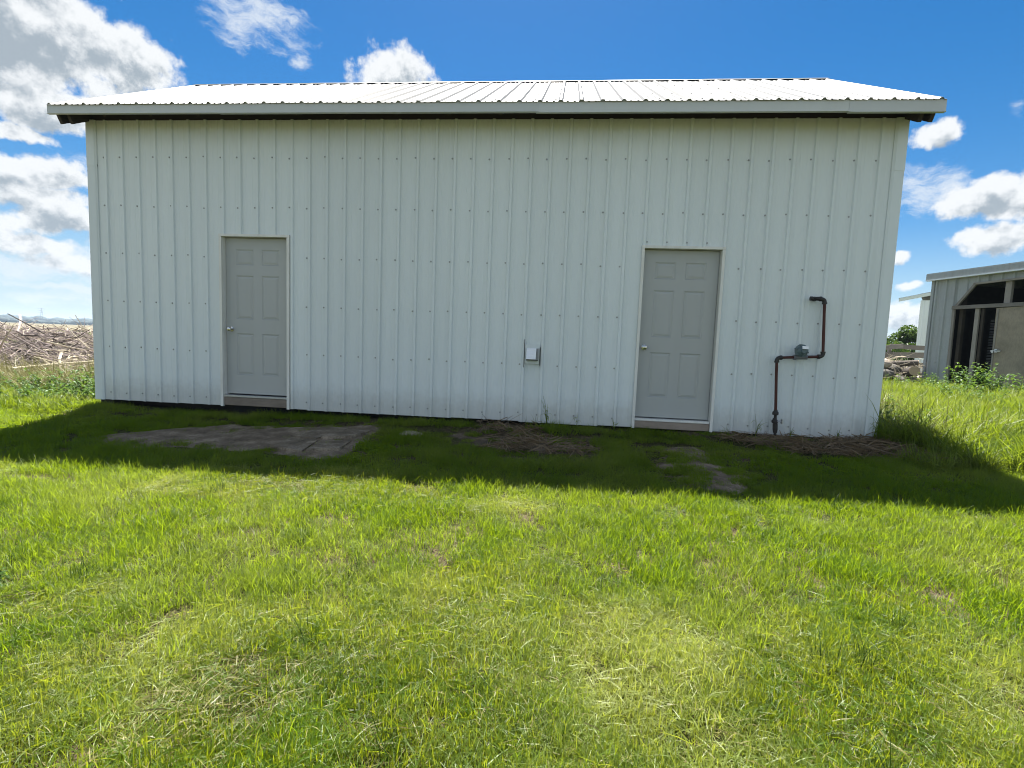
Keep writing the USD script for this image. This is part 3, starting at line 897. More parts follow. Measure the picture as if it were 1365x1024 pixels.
def board(x0, z0, x1, z1, w, t, y, name='board'):
    d = np.array([x1 - x0, z1 - z0]); d /= np.linalg.norm(d)
    n = np.array([-d[1], d[0]])
    pts = [(q[0] + s * n[0] * w / 2, yy, q[1] + s * n[1] * w / 2) for q in ((x0, z0), (x1, z1)) for s in (-1, 1) for yy in (y, y + t)]
    obj(name, trimesh.convex.convex_hull(np.array(pts)), MAT['grey_plank'], bf)


board(-1.6, 0.95, 0.75, 1.25, 0.16, 0.04, -0.10)
board(0.35, 1.24, 2.6, 1.17, 0.16, 0.04, -0.055)
board(-1.6, 0.86, 2.6, 0.98, 0.20, 0.04, 0.0)
board(-1.6, 0.50, 2.6, 0.60, 0.20, 0.04, 0.0)
board(-1.6, 0.20, 2.6, 0.26, 0.20, 0.04, 0.0)
for x in (-1.3, 0.42, 2.2):
    obj('post', bevel_box(x - 0.05, x + 0.05, 0.045, 0.14, -0.4, 1.18, 0.008), MAT['grey_plank'], bf)


def rock(r, seed, squash=(1, 1, 0.8)):
    m = trimesh.creation.icosphere(3, 1.0)
    v = m.vertices
    d = 0.7 + 0.55 * meshkit.fbm(v * 1.3 + seed * 7.1, 4, seed)
    m.vertices = v * d[:, None] * r * np.array(squash)
    return m


def stick(p0, p1, r0, r1, bend=0.08, n=4, sides=5, g=rng):
    t = np.linspace(0, 1, n)[:, None]
    p0, p1 = np.array(p0, float), np.array(p1, float)
    L = np.linalg.norm(p1 - p0)
    P = p0 + (p1 - p0) * t
    P[1:-1] += g.normal(0, bend * L, (n - 2, 3)) * 0.6
    return tube(P, np.linspace(r0, r1, n), sides)


rocks = [((16.35, 11.2, 0.62), 0.22, 'pale_stone', 'pale rounded rock highest on the rubble heap'),
         ((16.75, 11.4, 0.42), 0.26, 'dark_stone', 'dark grey boulder in the middle of the rubble heap'),
         ((16.3, 11.0, 0.28), 0.24, 'dark_stone', 'dark boulder below the pale rounded rock'),
         ((17.15, 11.0, 0.12), 0.13, 'pale_stone', 'small pinkish stone at the foot of the rubble heap'),
         ((16.65, 10.9, 0.10), 0.22, 'dark_stone', 'flat dark stone at the foot of the rubble heap by the grass')]
for i, (c, r, mt, lb) in enumerate(rocks):
    t = thing('rock', lb, 'rock', c)
    obj('stone', rock(r, i + 3), MAT[mt], t, smooth=60)
mound = meshkit.noise
hx, hy = np.meshgrid(np.linspace(-1.3, 1.5, 26), np.linspace(-0.9, 1.5, 22), indexing='ij')
hz = 0.85 * np.exp(-((hx - 0.1) ** 2 / 1.3 + (hy - 0.5) ** 2 / 0.7)) * (0.65 + 0.7 * meshkit.fbm(np.stack([hx * 2.2, hy * 2.2, 0 * hx], -1), 4, 9)) - 0.25
ii, jj = np.meshgrid(np.arange(25), np.arange(21), indexing='ij')
q = (ii * 22 + jj).ravel()
hp = thing('rubble_heap', 'heap of broken branches and soil beside the weathered shed', 'heap', (16.8, 11.6, 0))
obj('soil', (np.stack([hx, hy, hz], -1).reshape(-1, 3), np.vstack([np.stack([q, q + 22, q + 23], 1), np.stack([q, q + 23, q + 1], 1)])), MAT['dark_stone'], hp, smooth=True)
r2 = np.random.default_rng(31)
for k in range(46):
    x, y = r2.uniform(-1.0, 1.1), r2.uniform(-0.6, 1.1)
    z = 0.8 * math.exp(-((x - .1) ** 2 / 1.3 + (y - .5) ** 2 / .7)) - 0.12 + r2.uniform(0, .12)
    a, e, L = r2.uniform(0, 2 * PI), r2.normal(0.1, 0.35), r2.uniform(0.5, 1.1)
    d = np.array([math.cos(a) * math.cos(e), math.sin(a) * math.cos(e), math.sin(e)]) * L / 2
    c = np.array([x, y, z])
    obj('branch', stick(c - d, c + d, r2.uniform(.012, .03), .008, g=r2), MAT[('branch_wood', 'pale_branch', 'bark')[k % 3]], hp)
obj('twigs', cat_([stick((x, y, z), (x + r2.normal(0, .25), y + r2.normal(0, .2), z + r2.uniform(0, .3)), .006, .003, g=r2, sides=4) for x, y, z in np.stack([r2.uniform(-1, 1.1, 340), r2.uniform(-.8, .9, 340), r2.uniform(0, .75, 340)], 1)]), MAT['pale_branch'], hp, kind='stuff')
for c, d, L, r, lb in (((17.05, 10.95, 0.40), (-0.25, -0.9, 0.12), 0.55, 0.16, 'short log with a pale cut face turned to the yard'),
                       ((16.9, 11.5, 0.62), (0.8, -0.35, 0.12), 1.2, 0.09, 'dark log lying across the top of the rubble heap'),
                       ((16.55, 10.75, 0.15), (0.55, -0.3, -0.35), 0.9, 0.06, 'thin grey log leaning down the front of the rubble heap')):
    t = thing('log', lb, 'log', c)
    d = np.array(d) / np.linalg.norm(d)
    P = np.array([-d * L / 2, -d * L / 6 + r2.normal(0, .01, 3), d * L / 6, d * L / 2])
    obj('trunk', tube(P, [r, r * .96, r * 1.02, r * .98], 12), MAT['bark'], t, smooth=50)
    obj('cut_face', cyl(d * L / 2, d * (L / 2 + 0.012), r * 0.93, 14), MAT['cut_wood'], t)

# ---------------------------------------------------------------- brush pile on the left
bp = thing('brush_pile', 'wide pile of dead grey brown branches left of the white building', 'brush pile', (-7.2, 5.6, -0.45))
r3 = np.random.default_rng(11)


def pile_h(x, y):
    return 0.98 * np.exp(-(np.abs(x / 3.6) ** 3 + np.abs(y / 2.3) ** 3)) * (0.75 + 0.5 * meshkit.fbm(np.stack([x * 0.9, y * 0.9, 0 * x], -1), 3, 5))


hx, hy = np.meshgrid(np.linspace(-5, 4.6, 60), np.linspace(-3.4, 3.4, 40), indexing='ij')
hz = pile_h(hx, hy) * 0.85 - 0.08 + 0.1 * (meshkit.fbm(np.stack([hx * 3, hy * 3, 0 * hx], -1), 4, 2) - 0.5)
ii, jj = np.meshgrid(np.arange(59), np.arange(39), indexing='ij')
q = (ii * 40 + jj).ravel()
obj('debris', (np.stack([hx, hy, hz], -1).reshape(-1, 3), np.vstack([np.stack([q, q + 40, q + 41], 1), np.stack([q, q + 41, q + 1], 1)])), MAT['dark_wood'], bp, smooth=True)
BM = [MAT['branch_wood'], MAT['pale_branch'], MAT['bark'], MAT['branch_wood'], MAT['pale_branch']]


def brush_stick(L, r, up=0.12):
    x, y = r3.uniform(-4.2, 4.0), r3.uniform(-2.6, 2.4)
    a, e = r3.normal(0.2, 1.2) + (PI if r3.random() < .5 else 0), r3.normal(0.05, up)
    d = np.array([math.cos(a) * math.cos(e), math.sin(a) * math.cos(e), math.sin(e)]) * L / 2
    z = float(pile_h(np.array([x]), np.array([y]))[0]) + r3.uniform(-0.04, 0.10)
    c = np.array([x, y, z + abs(d[2]) * 0.5])
    return stick(c - d, c + d, r, r * 0.45, 0.05, g=r3)


for k in range(270):
    obj('branch', brush_stick(r3.uniform(0.6, 1.9), r3.uniform(0.010, 0.028), 0.24), BM[k % 5], bp)
for k in range(22):                                   # branches that stick out of the top
    x, y = r3.uniform(-3.6, 3.0), r3.uniform(-1.8, 1.8)
    z = float(pile_h(np.array([x]), np.array([y]))[0])
    L, a, e = r3.uniform(0.5, 1.1), r3.uniform(0, 2 * PI), r3.uniform(0.15, 0.6)
    p0 = np.array([x, y, z - 0.1])
    obj('branch', stick(p0, p0 + L * np.array([math.cos(a) * math.cos(e), math.sin(a) * math.cos(e), math.sin(e)]), r3.uniform(.008, .015), .004, 0.04, g=r3), BM[(0, 2, 3)[k % 3]], bp)
for nm, N, rr, mt in (('twigs', 1500, 0.007, 'branch_wood'), ('twigs', 700, 0.006, 'pale_branch'), ('twigs', 500, 0.008, 'bark')):
    obj(nm, cat_([brush_stick(r3.uniform(0.3, 1.1), rr * r3.uniform(.6, 1.5), 0.3) for _ in range(N)]), MAT[mt], bp, kind='stuff')
# a few pale poles lying on the near face
for c, d, L, r, lb in (((-5.0, 3.35, 0.02), (0.9, 0.25, 0.1), 2.2, 0.03, 'long pale bare pole lying on the near face of the brush pile'),
                       ((-6.6, 4.3, 0.30), (0.95, -0.2, 0.0), 3.0, 0.022, 'thin straight pale pole across the middle of the brush pile')):
    t = thing('pole', lb, 'pole', c)
    d = np.array(d) / np.linalg.norm(d)
    obj('pole_wood', stick(-d * L / 2, d * L / 2, r, r * .7, .012, g=r3, sides=7), MAT['pale_branch'], t)

# ---------------------------------------------------------------- leaf and blade materials


def blade_material(name, stops, trans=0.42, tint=(0.55, 0.75, 0.08), macro=0.4, rough=0.45, spec=0.28):
    g = Graph()
    r = g.add('geometry', 'random_per_island')
    p = g.add('geometry', 'position')
    c = g.ramp(r, stops)
    n = g.noise(p, 0.9, 4.0, 0.6)
    n2 = g.noise(p, 4.0, 3.0, 0.6)
    c = g.mixc(g.smooth(n, 0.42, 0.68, 0.0, macro), c, tuple(0.6 * a + 0.4 * b for a, b in zip(stops[-1][1], stops[len(stops) // 2][1])))
    v = g.math('multiply_add', n2, 0.9, 0.55)
    v = g.math('multiply', v, g.math('multiply_add', g.add('white_noise_texture', 'value', dimensions='1D', w=g.math('multiply', r, 977.0)), 1.0, 0.5))
    c = g.add('hsv', 'color', hue=0.5, saturation=1.0, value=v, fac=1.0, color=c)
    d = g.add('principled_bsdf', 'BSDF', base_color=c, roughness=rough, specular_ior_level=spec)
    t = g.add('translucent_bsdf', 'BSDF', color=g.mixc(0.55, c, tint, 'mix') if tint else c)
    m = g.add('mix_closure', 'closure', fac=trans, closure1=d, closure2=t)
    return g.make('/World/Looks/' + name, surface=m)


GREEN = [(0.0, (0.05, 0.11, 0.004)), (0.45, (0.105, 0.185, 0.005)), (0.8, (0.165, 0.24, 0.010)), (0.95, (0.25, 0.28, 0.035)), (1.0, (0.38, 0.33, 0.15))]
MOWN = [(0.0, (0.055, 0.11, 0.004)), (0.30, (0.16, 0.24, 0.006)), (0.58, (0.30, 0.37, 0.018)), (0.80, (0.48, 0.49, 0.10)), (1.0, (0.60, 0.56, 0.30))]
STRAW = [(0.0, (0.18, 0.17, 0.06)), (0.4, (0.40, 0.36, 0.16)), (1.0, (0.66, 0.60, 0.38))]
RED_STRAW = [(0.0, (0.20, 0.145, 0.085)), (0.5, (0.40, 0.31, 0.19)), (1.0, (0.62, 0.52, 0.36))]
TALL = [(0.0, (0.06, 0.11, 0.006)), (0.5, (0.125, 0.19, 0.010)), (0.85, (0.21, 0.26, 0.03)), (1.0, (0.36, 0.32, 0.16))]
WEED = [(0.0, (0.045, 0.11, 0.02)), (0.5, (0.085, 0.165, 0.03)), (1.0, (0.17, 0.24, 0.07))]
M_GREEN = blade_material('grass_green', GREEN, 0.56, (0.46, 0.60, 0.008))
M_MOWN = blade_material('grass_mown', MOWN, 0.48, (0.60, 0.66, 0.02), spec=0.5)
M_DARK = blade_material('grass_dark', [(0.0, (0.02, 0.05, 0.004)), (0.6, (0.045, 0.10, 0.007)), (1.0, (0.09, 0.14, 0.02))], 0.3, (0.12, 0.2, 0.01), spec=0.35)
M_STRAW = blade_material('straw', STRAW, 0.25, None, 0.0)
M_RED = blade_material('old_straw', RED_STRAW, 0.2, None, 0.0)
M_TALL = blade_material('grass_tall', TALL, 0.48, (0.40, 0.50, 0.02))
M_WEED = blade_material('weed_leaf', WEED, 0.4, (0.22, 0.34, 0.03), spec=0.25)
M_LEAF = blade_material('tree_leaf', [(0.0, (0.03, 0.07, 0.01)), (0.5, (0.055, 0.11, 0.018)), (1.0, (0.10, 0.15, 0.03))], 0.35, (0.13, 0.2, 0.02))


def blades(n, size, h, w, lean, lying=0.0, seed=0, curl=1.0, disc=False, lie_len=(0.05, 0.12)):
    """n grass blades on a square (or disc) of the given size: each a tapered, bent strip of five triangles."""
    g = np.random.default_rng(seed)
    if disc:
        rr, aa = size / 2 * np.sqrt(g.random(n)), g.uniform(0, 2 * PI, n)
        base = np.stack([rr * np.cos(aa), rr * np.sin(aa), np.zeros(n)], 1)
    else:
        base = np.stack([g.uniform(-size / 2, size / 2, n), g.uniform(-size / 2, size / 2, n), np.zeros(n)], 1)
    H = g.uniform(*h, n) * (0.6 + 0.8 * g.random(n) ** 2)
    W = g.uniform(*w, n)
    a = g.uniform(0, 2 * PI, n)
    L = np.clip(g.normal(lean, lean * 0.5, n), 0.05, 2.2)
    ld = np.stack([np.cos(a), np.sin(a), 0 * a], 1)
    tw = a + PI / 2 + g.normal(0, 0.5, n)
    wd = np.stack([np.cos(tw), np.sin(tw), g.normal(0, 0.15, n)], 1)
    isl = g.random(n) < lying
    levels = [(0.0, 0.8), (0.4, 1.0), (0.75, 0.62), (1.0, 0.0)]
    V = []
    lz = g.uniform(0.012, 0.5 * h[0] + 0.02, n)
    slope = g.normal(0, 0.16, n)
    ll = g.uniform(*lie_len, n)
    wl = np.stack([-ld[:, 1], ld[:, 0], g.normal(0, 0.8, n)], 1)
    for t, k in levels:
        up = (t - 0.30 * curl * np.minimum(L, 1.4) * t * t)[:, None] * H[:, None] * np.array([0, 0, 1.0])
        c1 = base + up + ld * (L * t ** 1.8 * H * 0.75)[:, None]
        c2 = base + np.array([0, 0, 1.0]) * (lz + slope * ll * (t - .5) + 0.006 * np.sin(t * PI))[:, None] + ld * (ll * (t - 0.5))[:, None]
        c = np.where(isl[:, None], c2, c1)
        c[:, 2] = np.maximum(c[:, 2], -0.01)
        s = np.where(isl[:, None], wl, wd) * (W * k / 2)[:, None]
        V += [c - s, c + s] if k > 0 else [c]
    V = np.stack(V, 1)                       # n x 7 x 3
    f = np.array([[0, 1, 3], [0, 3, 2], [2, 3, 5], [2, 5, 4], [4, 5, 6]])
    F = (np.arange(n)[:, None, None] * 7 + f[None]).reshape(-1, 3)
    return V.reshape(-1, 3), F


def scatter(name, protos, places, label, cat):
    """One PointInstancer of blade clumps. protos: [(mesh, material)]; places: [(x, y, z, rot, scale, proto)]."""
    pi = UsdGeom.PointInstancer.Define(stage, '/World/' + name)
    paths = []
    for k, (m, mt) in enumerate(protos):
        pth = f'/World/{name}/clumps/blades_{k:03d}'
        usdkit.mesh(stage, pth, m, mt)
        paths.append(pth)
    P = np.array(places)
    pi.CreatePrototypesRel().SetTargets([Sdf.Path(q) for q in paths])
    pi.CreatePositionsAttr(Vt.Vec3fArray.FromNumpy(P[:, :3].astype(np.float32)))
    h = P[:, 3] / 2
    pi.CreateOrientationsAttr(Vt.QuathArray([Gf.Quath(float(math.cos(q)), 0, 0, float(math.sin(q))) for q in h]))
    sc_ = np.repeat(P[:, 4:5], 3, 1)
    if P.shape[1] > 6:
        sc_[:, 2] *= P[:, 6]
    pi.CreateScalesAttr(Vt.Vec3fArray.FromNumpy(sc_.astype(np.float32)))
    pi.CreateProtoIndicesAttr(Vt.IntArray.FromNumpy(P[:, 5].astype(np.int32)))
    tag(pi, label, cat, kind='stuff')


T = 0.25
NV = 6
lush = [(blades(950, T * 1.25, (0.065, 0.13), (0.0017, 0.0034), 0.62, 0.04, 100 + k), M_GREEN) for k in range(NV)]
mown = [(blades(1050, T * 1.25, (0.03, 0.08), (0.0015, 0.0031), 0.62, 0.12, 200 + k), M_MOWN) for k in range(NV)]
tuft = [(blades(34, 0.12, (0.085, 0.165), (0.0022, 0.0042), 0.55, 0.0, 300 + k, disc=True), M_GREEN if k < 2 else M_DARK) for k in range(4)]
clip = [(blades(80, T * 1.2, (0.02, 0.04), (0.0014, 0.0030), 0.9, 0.95, 400 + k, lie_len=(0.03, 0.10)), M_STRAW) for k in range(4)]
dense_short = [(blades(520, T * 1.25, (0.03, 0.065), (0.003, 0.006), 0.6, 0.08, 500 + k), M_GREEN) for k in range(4)]
thatch = [(blades(480, T * 1.3, (0.02, 0.04), (0.0014, 0.0030), 0.9, 0.8, 560 + k, lie_len=(0.03, 0.09)), M_MOWN) for k in range(3)]
LAWN = lush + mown + tuft + clip + dense_short + thatch
I_L, I_M, I_T, I_C, I_D, I_B = 0, NV, 2 * NV, 2 * NV + 4, 2 * NV + 8, 2 * NV + 12


def nz(x, y, s, seed):
    return float(meshkit.fbm(np.array([[x * s, y * s, 0.0]]), 3, seed)[0])


def in_view_lawn(x, y):
    # fan in front of the camera, with a good margin to step aside
    d = y - CAM[1]
    return d > 0.7 and abs(x - 5.4 - 0.02 * d) < 1.75 + 1.30 * d


places = []
g5 = np.random.default_rng(55)
bare = bare_fields()
SLABS = []
for x in np.arange(-5.0, 15.5, T):
    for y in np.arange(-5.4, 0.3, T):
        px, py = x + g5.uniform(-.08, .08), y + g5.uniform(-.08, .08)
        if not in_view_lawn(px, py):
            continue
        if XL - 0.02 < px < XR + 0.1 and py > -0.04:
            continue
        pt = Point(px, py)
        z = float(ground_z(px, py)) - 0.004
        rot = g5.uniform(0, 2 * PI)
        inside = [k for k, q in bare.items() if q.contains(pt)]
        near_edge = min([bare[k].exterior.distance(pt) for k in inside] + [9])
        if inside:
            if 'path' in inside or 'slab' in inside:
                if g5.random() < 0.6 * (near_edge < 0.2) + 0.14 and 'slab' not in inside:
                    places.append((px, py, z, rot, 0.5, I_D + g5.integers(4), 1.4))
                continue
            if g5.random() < (0.6 if 'dirt' in inside else 0.85 if 'straw' in inside else 0.6):
                places.append((px, py, z, rot, g5.uniform(0.4, 0.75), I_D + g5.integers(4), g5.uniform(1.0, 2.0)))
            continue
        near = min(q.distance(pt) for q in bare.values())
        n1, n2 = nz(px, py, 0.55, 21), nz(px, py, 1.3, 22)
        shade = py > -2.1
        band = math.exp(-((py + 3.15) / 0.55) ** 2) * 0.20 + math.exp(-((py + 2.05) / .2) ** 2) * 0.1 - math.exp(-((py + 2.55) / 0.25) ** 2) * 0.10 * (px < 7)
        fore = -0.07 if py < -3.9 else 0.0
        rightside = 0.10 if px > 8.5 else 0
        q = n1 + band + fore + rightside - 0.5
        if near < 0.16:
            places.append((px, py, z, rot, 0.7, I_D + g5.integers(4), g5.uniform(.5, .9)))
            continue
        if shade:
            if q > 0.05 or g5.random() < 0.35:
                places.append((px, py, z, rot, 1.0, I_L + g5.integers(NV), g5.uniform(0.55, 0.85)))
            else:
                places.append((px, py, z, rot, 1.0, I_D + g5.integers(4), g5.uniform(0.8, 1.3)))
        elif q > 0.045:
            places.append((px, py, z, rot, 1.0, I_L + g5.integers(NV), g5.uniform(0.6, 0.92) * (0.85 + 0.6 * min(q, .3))))
        elif q > -0.15:
            places.append((px, py, z, rot, 1.0, I_M + g5.integers(NV), g5.uniform(0.85, 1.25)))
            if py < -3.5:
                places.append((px + .1, py + .1, z, rot + 1.3, 1.0, I_M + g5.integers(NV), g5.uniform(0.7, 1.5)))
            if g5.random() < (0.75 if py > -3.5 else 0.4):
                places.append((px, py, z, rot + 1, 0.9, I_L + g5.integers(NV), g5.uniform(0.45, 0.7)))
        else:
            places.append((px, py, z, rot, 1.0, I_M + g5.integers(NV), g5.uniform(0.5, 0.9)))
            for e in range(2):
                places.append((px, py, z + 0.004, rot + e, 0.9, I_C + g5.integers(4), 1.0))
        if not shade and py < -2.3 and q < 0.1 and g5.random() < 0.6:
            places.append((px + .06, py + .05, z, rot + 4, 1.0, I_B + g5.integers(3), 1.0))
        if not shade and g5.random() < (0.7 if q < 0.0 else 0.2):
            places.append((px, py, z + 0.006, rot + 2, 1.0, I_C + g5.integers(4), 1.0))
        if not shade and g5.random() < (0.55 if py < -3.4 else 0.28):
            places.append((px, py, z, rot + 3, g5.uniform(.7, 1.05), I_T + g5.integers(4), g5.uniform(.7, 1.1)))
for _ in range(85):
    k = ('path', 'path', 'dirt')[int(g5.integers(3))]
    q = LAWN_BARE[k]
    u = g5.random() * q.length
    e = q.exterior.interpolate(u)
    px, py = e.x + g5.normal(0, .11), e.y + g5.normal(0, .11)
    places.append((px, py, float(ground_z(px, py)) + .006, g5.uniform(0, 6.28), g5.uniform(.3, .6), I_D + g5.integers(4), g5.uniform(.8, 1.5)))
for jx0, jy0, jx1, jy1 in ((2.88, -1.0, 3.56, -.95), (3.3, -1.5, 3.2, -1.0), (3.2, -1.0, 3.32, -.4)):
    for t_ in np.linspace(0, 1, 9):
        if g5.random() < .55:
            px, py = jx0 + (jx1 - jx0) * t_ + g5.normal(0, .015), jy0 + (jy1 - jy0) * t_ + g5.normal(0, .015)
            places.append((px, py, float(ground_z(px, py)) + .015, g5.uniform(0, 6.28), g5.uniform(.15, .28), I_D + g5.integers(4), g5.uniform(1.0, 2.0)))
for _ in range(24):
    q = LAWN_BARE['dirt']
    px, py = g5.uniform(6.8, 7.4), g5.uniform(-2.0, -.6)
    places.append((px, py, float(ground_z(px, py)) + .004, g5.uniform(0, 6.28), g5.uniform(.3, .7), I_D + g5.integers(4), g5.uniform(1.0, 2.0)))
scatter('lawn_grass', LAWN, places, 'green lawn grass with pale clippings in front of the white building', 'grass')

# side yards: rougher grass left and right of the building
rough_ = [(blades(420, 0.42, (0.12, 0.24), (0.004, 0.008), 0.7, 0.06, 600 + k), M_TALL) for k in range(5)]
tall = [(blades(230, 0.34, (0.30, 0.55), (0.005, 0.010), 0.75, 0.03, 700 + k, curl=1.2), M_TALL) for k in range(5)]
dry = [(blades(170, 0.36, (0.30, 0.65), (0.004, 0.008), 0.8, 0.12, 800 + k, lie_len=(.15, .4)), M_STRAW) for k in range(4)]
places = []
for x in np.arange(9.45, 20.0, 0.33):
    for y in np.arange(-3.2, 14.0, 0.33):
        px, py = x + g5.uniform(-.12, .12), y + g5.uniform(-.12, .12)
        # the wedge of yard right of the building, cut by the shed's wall
        uloc = (px - sh_o[0]) * 0.973 + (py - sh_o[1]) * 0.23
        if uloc > -0.12 and py < 12.5:
            continue
        if py < -1.2 and px < 11.5 + (py + 1.2) * -0.2 and in_view_lawn(px, py):
            if px < 10.2 or g5.random() < 0.6:
                continue
        if (px - 9.4) < 0.2 and py > -0.1:
            continue
        if (px - CAM[0]) > 1.35 * (py - CAM[1]) + 3.5 or (px - CAM[0]) < 0.42 * (py - CAM[1]):
            continue
        z = float(ground_z(px, py)) - 0.005
        wall_d = px - 9.43
        t_here = nz(px, py, 0.7, 41)
        near_shed = uloc > -1.4
        if (wall_d < 2.0 and py > -0.35) or (near_shed and t_here > 0.42) or t_here > 0.62:
            places.append((px, py, z, g5.uniform(0, 6.28), 1.0, 5 + g5.integers(5), g5.uniform(0.6, 1.1) * (1.05 if wall_d < 2.0 else 0.75)))
            places.append((px + .1, py, z, g5.uniform(0, 6.28), 1.0, g5.integers(5), 1.0))
        else:
            places.append((px, py, z, g5.uniform(0, 6.28), 1.0, g5.integers(5), g5.uniform(0.75, 1.25)))
        if wall_d < 1.6 and py > -0.1 and g5.random() < 0.3:
            places.append((px, py, z, g5.uniform(0, 6.28), 1.0, 10 + g5.integers(4), g5.uniform(.6, 1.)))
for x in np.arange(-13, -0.4, 0.33):
    for y in np.arange(-1.6, 16.0, 0.33):
        px, py = x + g5.uniform(-.12, .12), y + g5.uniform(-.12, .12)
        dx, dy = CAM[0] - px, py - CAM[1]
        if dx / dy > 1.5 or dx / dy < 0.78 or (px > XL - 0.25 and py > -0.15):
            continue
        if py < 0.0 and in_view_lawn(px, py) and px > -4.8 and py < -0.3:
            continue
        hpile = 0.92 * math.exp(-(abs((px + 7.2) / 3.6) ** 3 + abs((py - 5.6) / 2.3) ** 3))
        z = float(ground_z(px, py)) - 0.005
        if hpile > 0.25:
            continue
        front = py < 3.6
        t_here = nz(px, py, 0.8, 51)
        if front and py > 1.2 - 0.15 * (px + 2) and g5.random() < 0.75:
            places.append((px, py, z, g5.uniform(0, 6.28), 1.0, 10 + g5.integers(4), g5.uniform(0.6, 1.1)))
            if g5.random() < .5:
                places.append((px, py, z, g5.uniform(0, 6.28), 1.0, g5.integers(5), .9))
        else:
            places.append((px, py, z, g5.uniform(0, 6.28), 1.0, g5.integers(5), g5.uniform(0.5, 0.9)))
            if py > 9 and g5.random() < .5:
                places.append((px, py, z, g5.uniform(0, 6.28), 1.0, 10 + g5.integers(4), .6))
scatter('rough_grass', rough_ + tall + dry, places, 'taller unmown grass on both sides of the white building', 'grass')

# old straw lying along the foot of the wall
st = [(blades(30, 0.34, (0.03, 0.09), (0.0045, 0.0075), 1.3, 0.75, 900 + k, lie_len=(0.16, 0.42)), M_RED) for k in range(4)]
places = []
for k in ('straw', 'strip'):
    q = LAWN_BARE[k]
    x0, y0, x1, y1 = q.bounds
    for _ in range(150 if k == 'strip' else 60):
        px, py = g5.uniform(x0, x1), g5.uniform(y0, y1)
        if q.contains(Point(px, py)):
            places.append((px, py, float(ground_z(px, py)) + 0.012, g5.uniform(0, 6.28), g5.uniform(.6, 1.0), g5.integers(4), g5.uniform(.7, 2.0)))
for _ in range(16):
    px, py = g5.uniform(6.7, 7.4), g5.uniform(-2.1, -.7)
    places.append((px, py, float(ground_z(px, py)) + .002, g5.uniform(0, 6.28), .6, g5.integers(4), .6))
scatter('old_straw', st, places, 'reddish brown dead straw lying along the foot of the white wall', 'straw')

# ---------------------------------------------------------------- worn path, slab and stones


def patch(name, poly, mat, dz, step=0.07, amp=0.02, kind='structure'):
    x0, y0, x1, y1 = poly.buffer(0.15).bounds
    xs, ys = np.arange(x0, x1, step), np.arange(y0, y1, step)
    X, Y = np.meshgrid(xs, ys, indexing='ij')
    D = np.array([[(poly.exterior.distance(Point(a, b)) * (1 if poly.contains(Point(a, b)) else -1)) for b in ys] for a in xs])
    Z = ground_z(X, Y) + dz + np.clip(D * 0.25, -0.05, 0.006) + amp * (meshkit.fbm(np.stack([X * 5, Y * 5, 0 * X], -1), 4, 8) - 0.5)
    n, m = X.shape
    i, j = np.meshgrid(np.arange(n - 1), np.arange(m - 1), indexing='ij')
    q = (i * m + j).ravel()
    F = np.vstack([np.stack([q, q + m, q + m + 1], 1), np.stack([q, q + m + 1, q + 1], 1)])
    obj(name, (np.stack([X, Y, Z], -1).reshape(-1, 3), F), mat, smooth=True, kind=kind)


def dirt_material(name, a, b, c):
    g = Graph()
    p = g.add('geometry', 'position')
    n1, n2 = g.noise(p, 5.0, 6.0, 0.65), g.noise(p, 60.0, 4.0, 0.7)
    col = g.ramp(g.math('add', g.math('multiply', n1, 0.6), g.math('multiply', n2, 0.4)), [(0.35, a), (0.5, b), (0.62, c)])
    s = g.add('principled_bsdf', 'BSDF', base_color=col, roughness=0.95, specular_ior_level=0.1, normal=g.bump(g.math('add', n1, g.math('multiply', n2, .5)), 0.7, 0.02))
    return g.make('/World/Looks/' + name, surface=s)


M_DIRT = dirt_material('bare_dirt', (0.055, 0.043, 0.03), (0.115, 0.09, 0.064), (0.21, 0.168, 0.12))
M_DUST = dirt_material('worn_path', (0.085, 0.066, 0.046), (0.175, 0.138, 0.10), (0.30, 0.245, 0.18))
M_SLAB = dirt_material('old_concrete', (0.085, 0.068, 0.048), (0.175, 0.143, 0.105), (0.32, 0.27, 0.205))
patch('worn_path', LAWN_BARE['path'].union(LAWN_BARE['slab']), M_DUST, 0.02)
patch('bare_dirt', LAWN_BARE['dirt'], M_DUST, 0.014)
patch('bare_dirt', LAWN_BARE['straw'], M_DIRT, -0.004)
# broken concrete slab: four pieces with open joints
slab_pieces = [([(2.86, -0.98), (3.16, -1.0), (3.30, -0.42), (2.98, -0.40)], 'cracked concrete slab piece nearest the worn path'),
               ([(3.19, -1.0), (3.52, -0.92), (3.60, -0.33), (3.33, -0.40)], 'concrete slab piece at the right rear with a clean pale edge'),
               ([(2.90, -1.45), (3.28, -1.52), (3.20, -1.03), (2.88, -1.01)], 'concrete slab piece at the left front with grassy joint'),
               ([(3.31, -1.52), (3.60, -1.40), (3.54, -0.96), (3.24, -1.03)], 'concrete slab piece at the right front corner')]
for k, (pp, lb) in enumerate(slab_pieces):
    q = np.array(pp); c = q.mean(0)
    zc = float(ground_z(*c))
    pg = Polygon(q - c).buffer(-0.012).buffer(0.008)
    m = prism(pg, 0.09, (0, 0, 0), (1, 0, 0), (0, 1, 0))
    m = m.subdivide().subdivide()
    m.vertices[:, 2] += 0.008 * (meshkit.fbm(m.vertices * 9 + k, 3, 4) - .5)
    m.apply_transform(trimesh.transformations.rotation_matrix((0.03, -0.02, 0.02, -0.03)[k], [1, 0.4, 0]))
    t = thing('concrete_slab', lb, 'slab', (c[0], c[1], zc - 0.045))
    obj('slab', m, M_SLAB, t)
t = thing('stepping_stone', 'small flat pale stone in the grass right of the concrete slab', 'stone', (4.05, -0.52, float(ground_z(4.05, -0.52)) + 0.005))
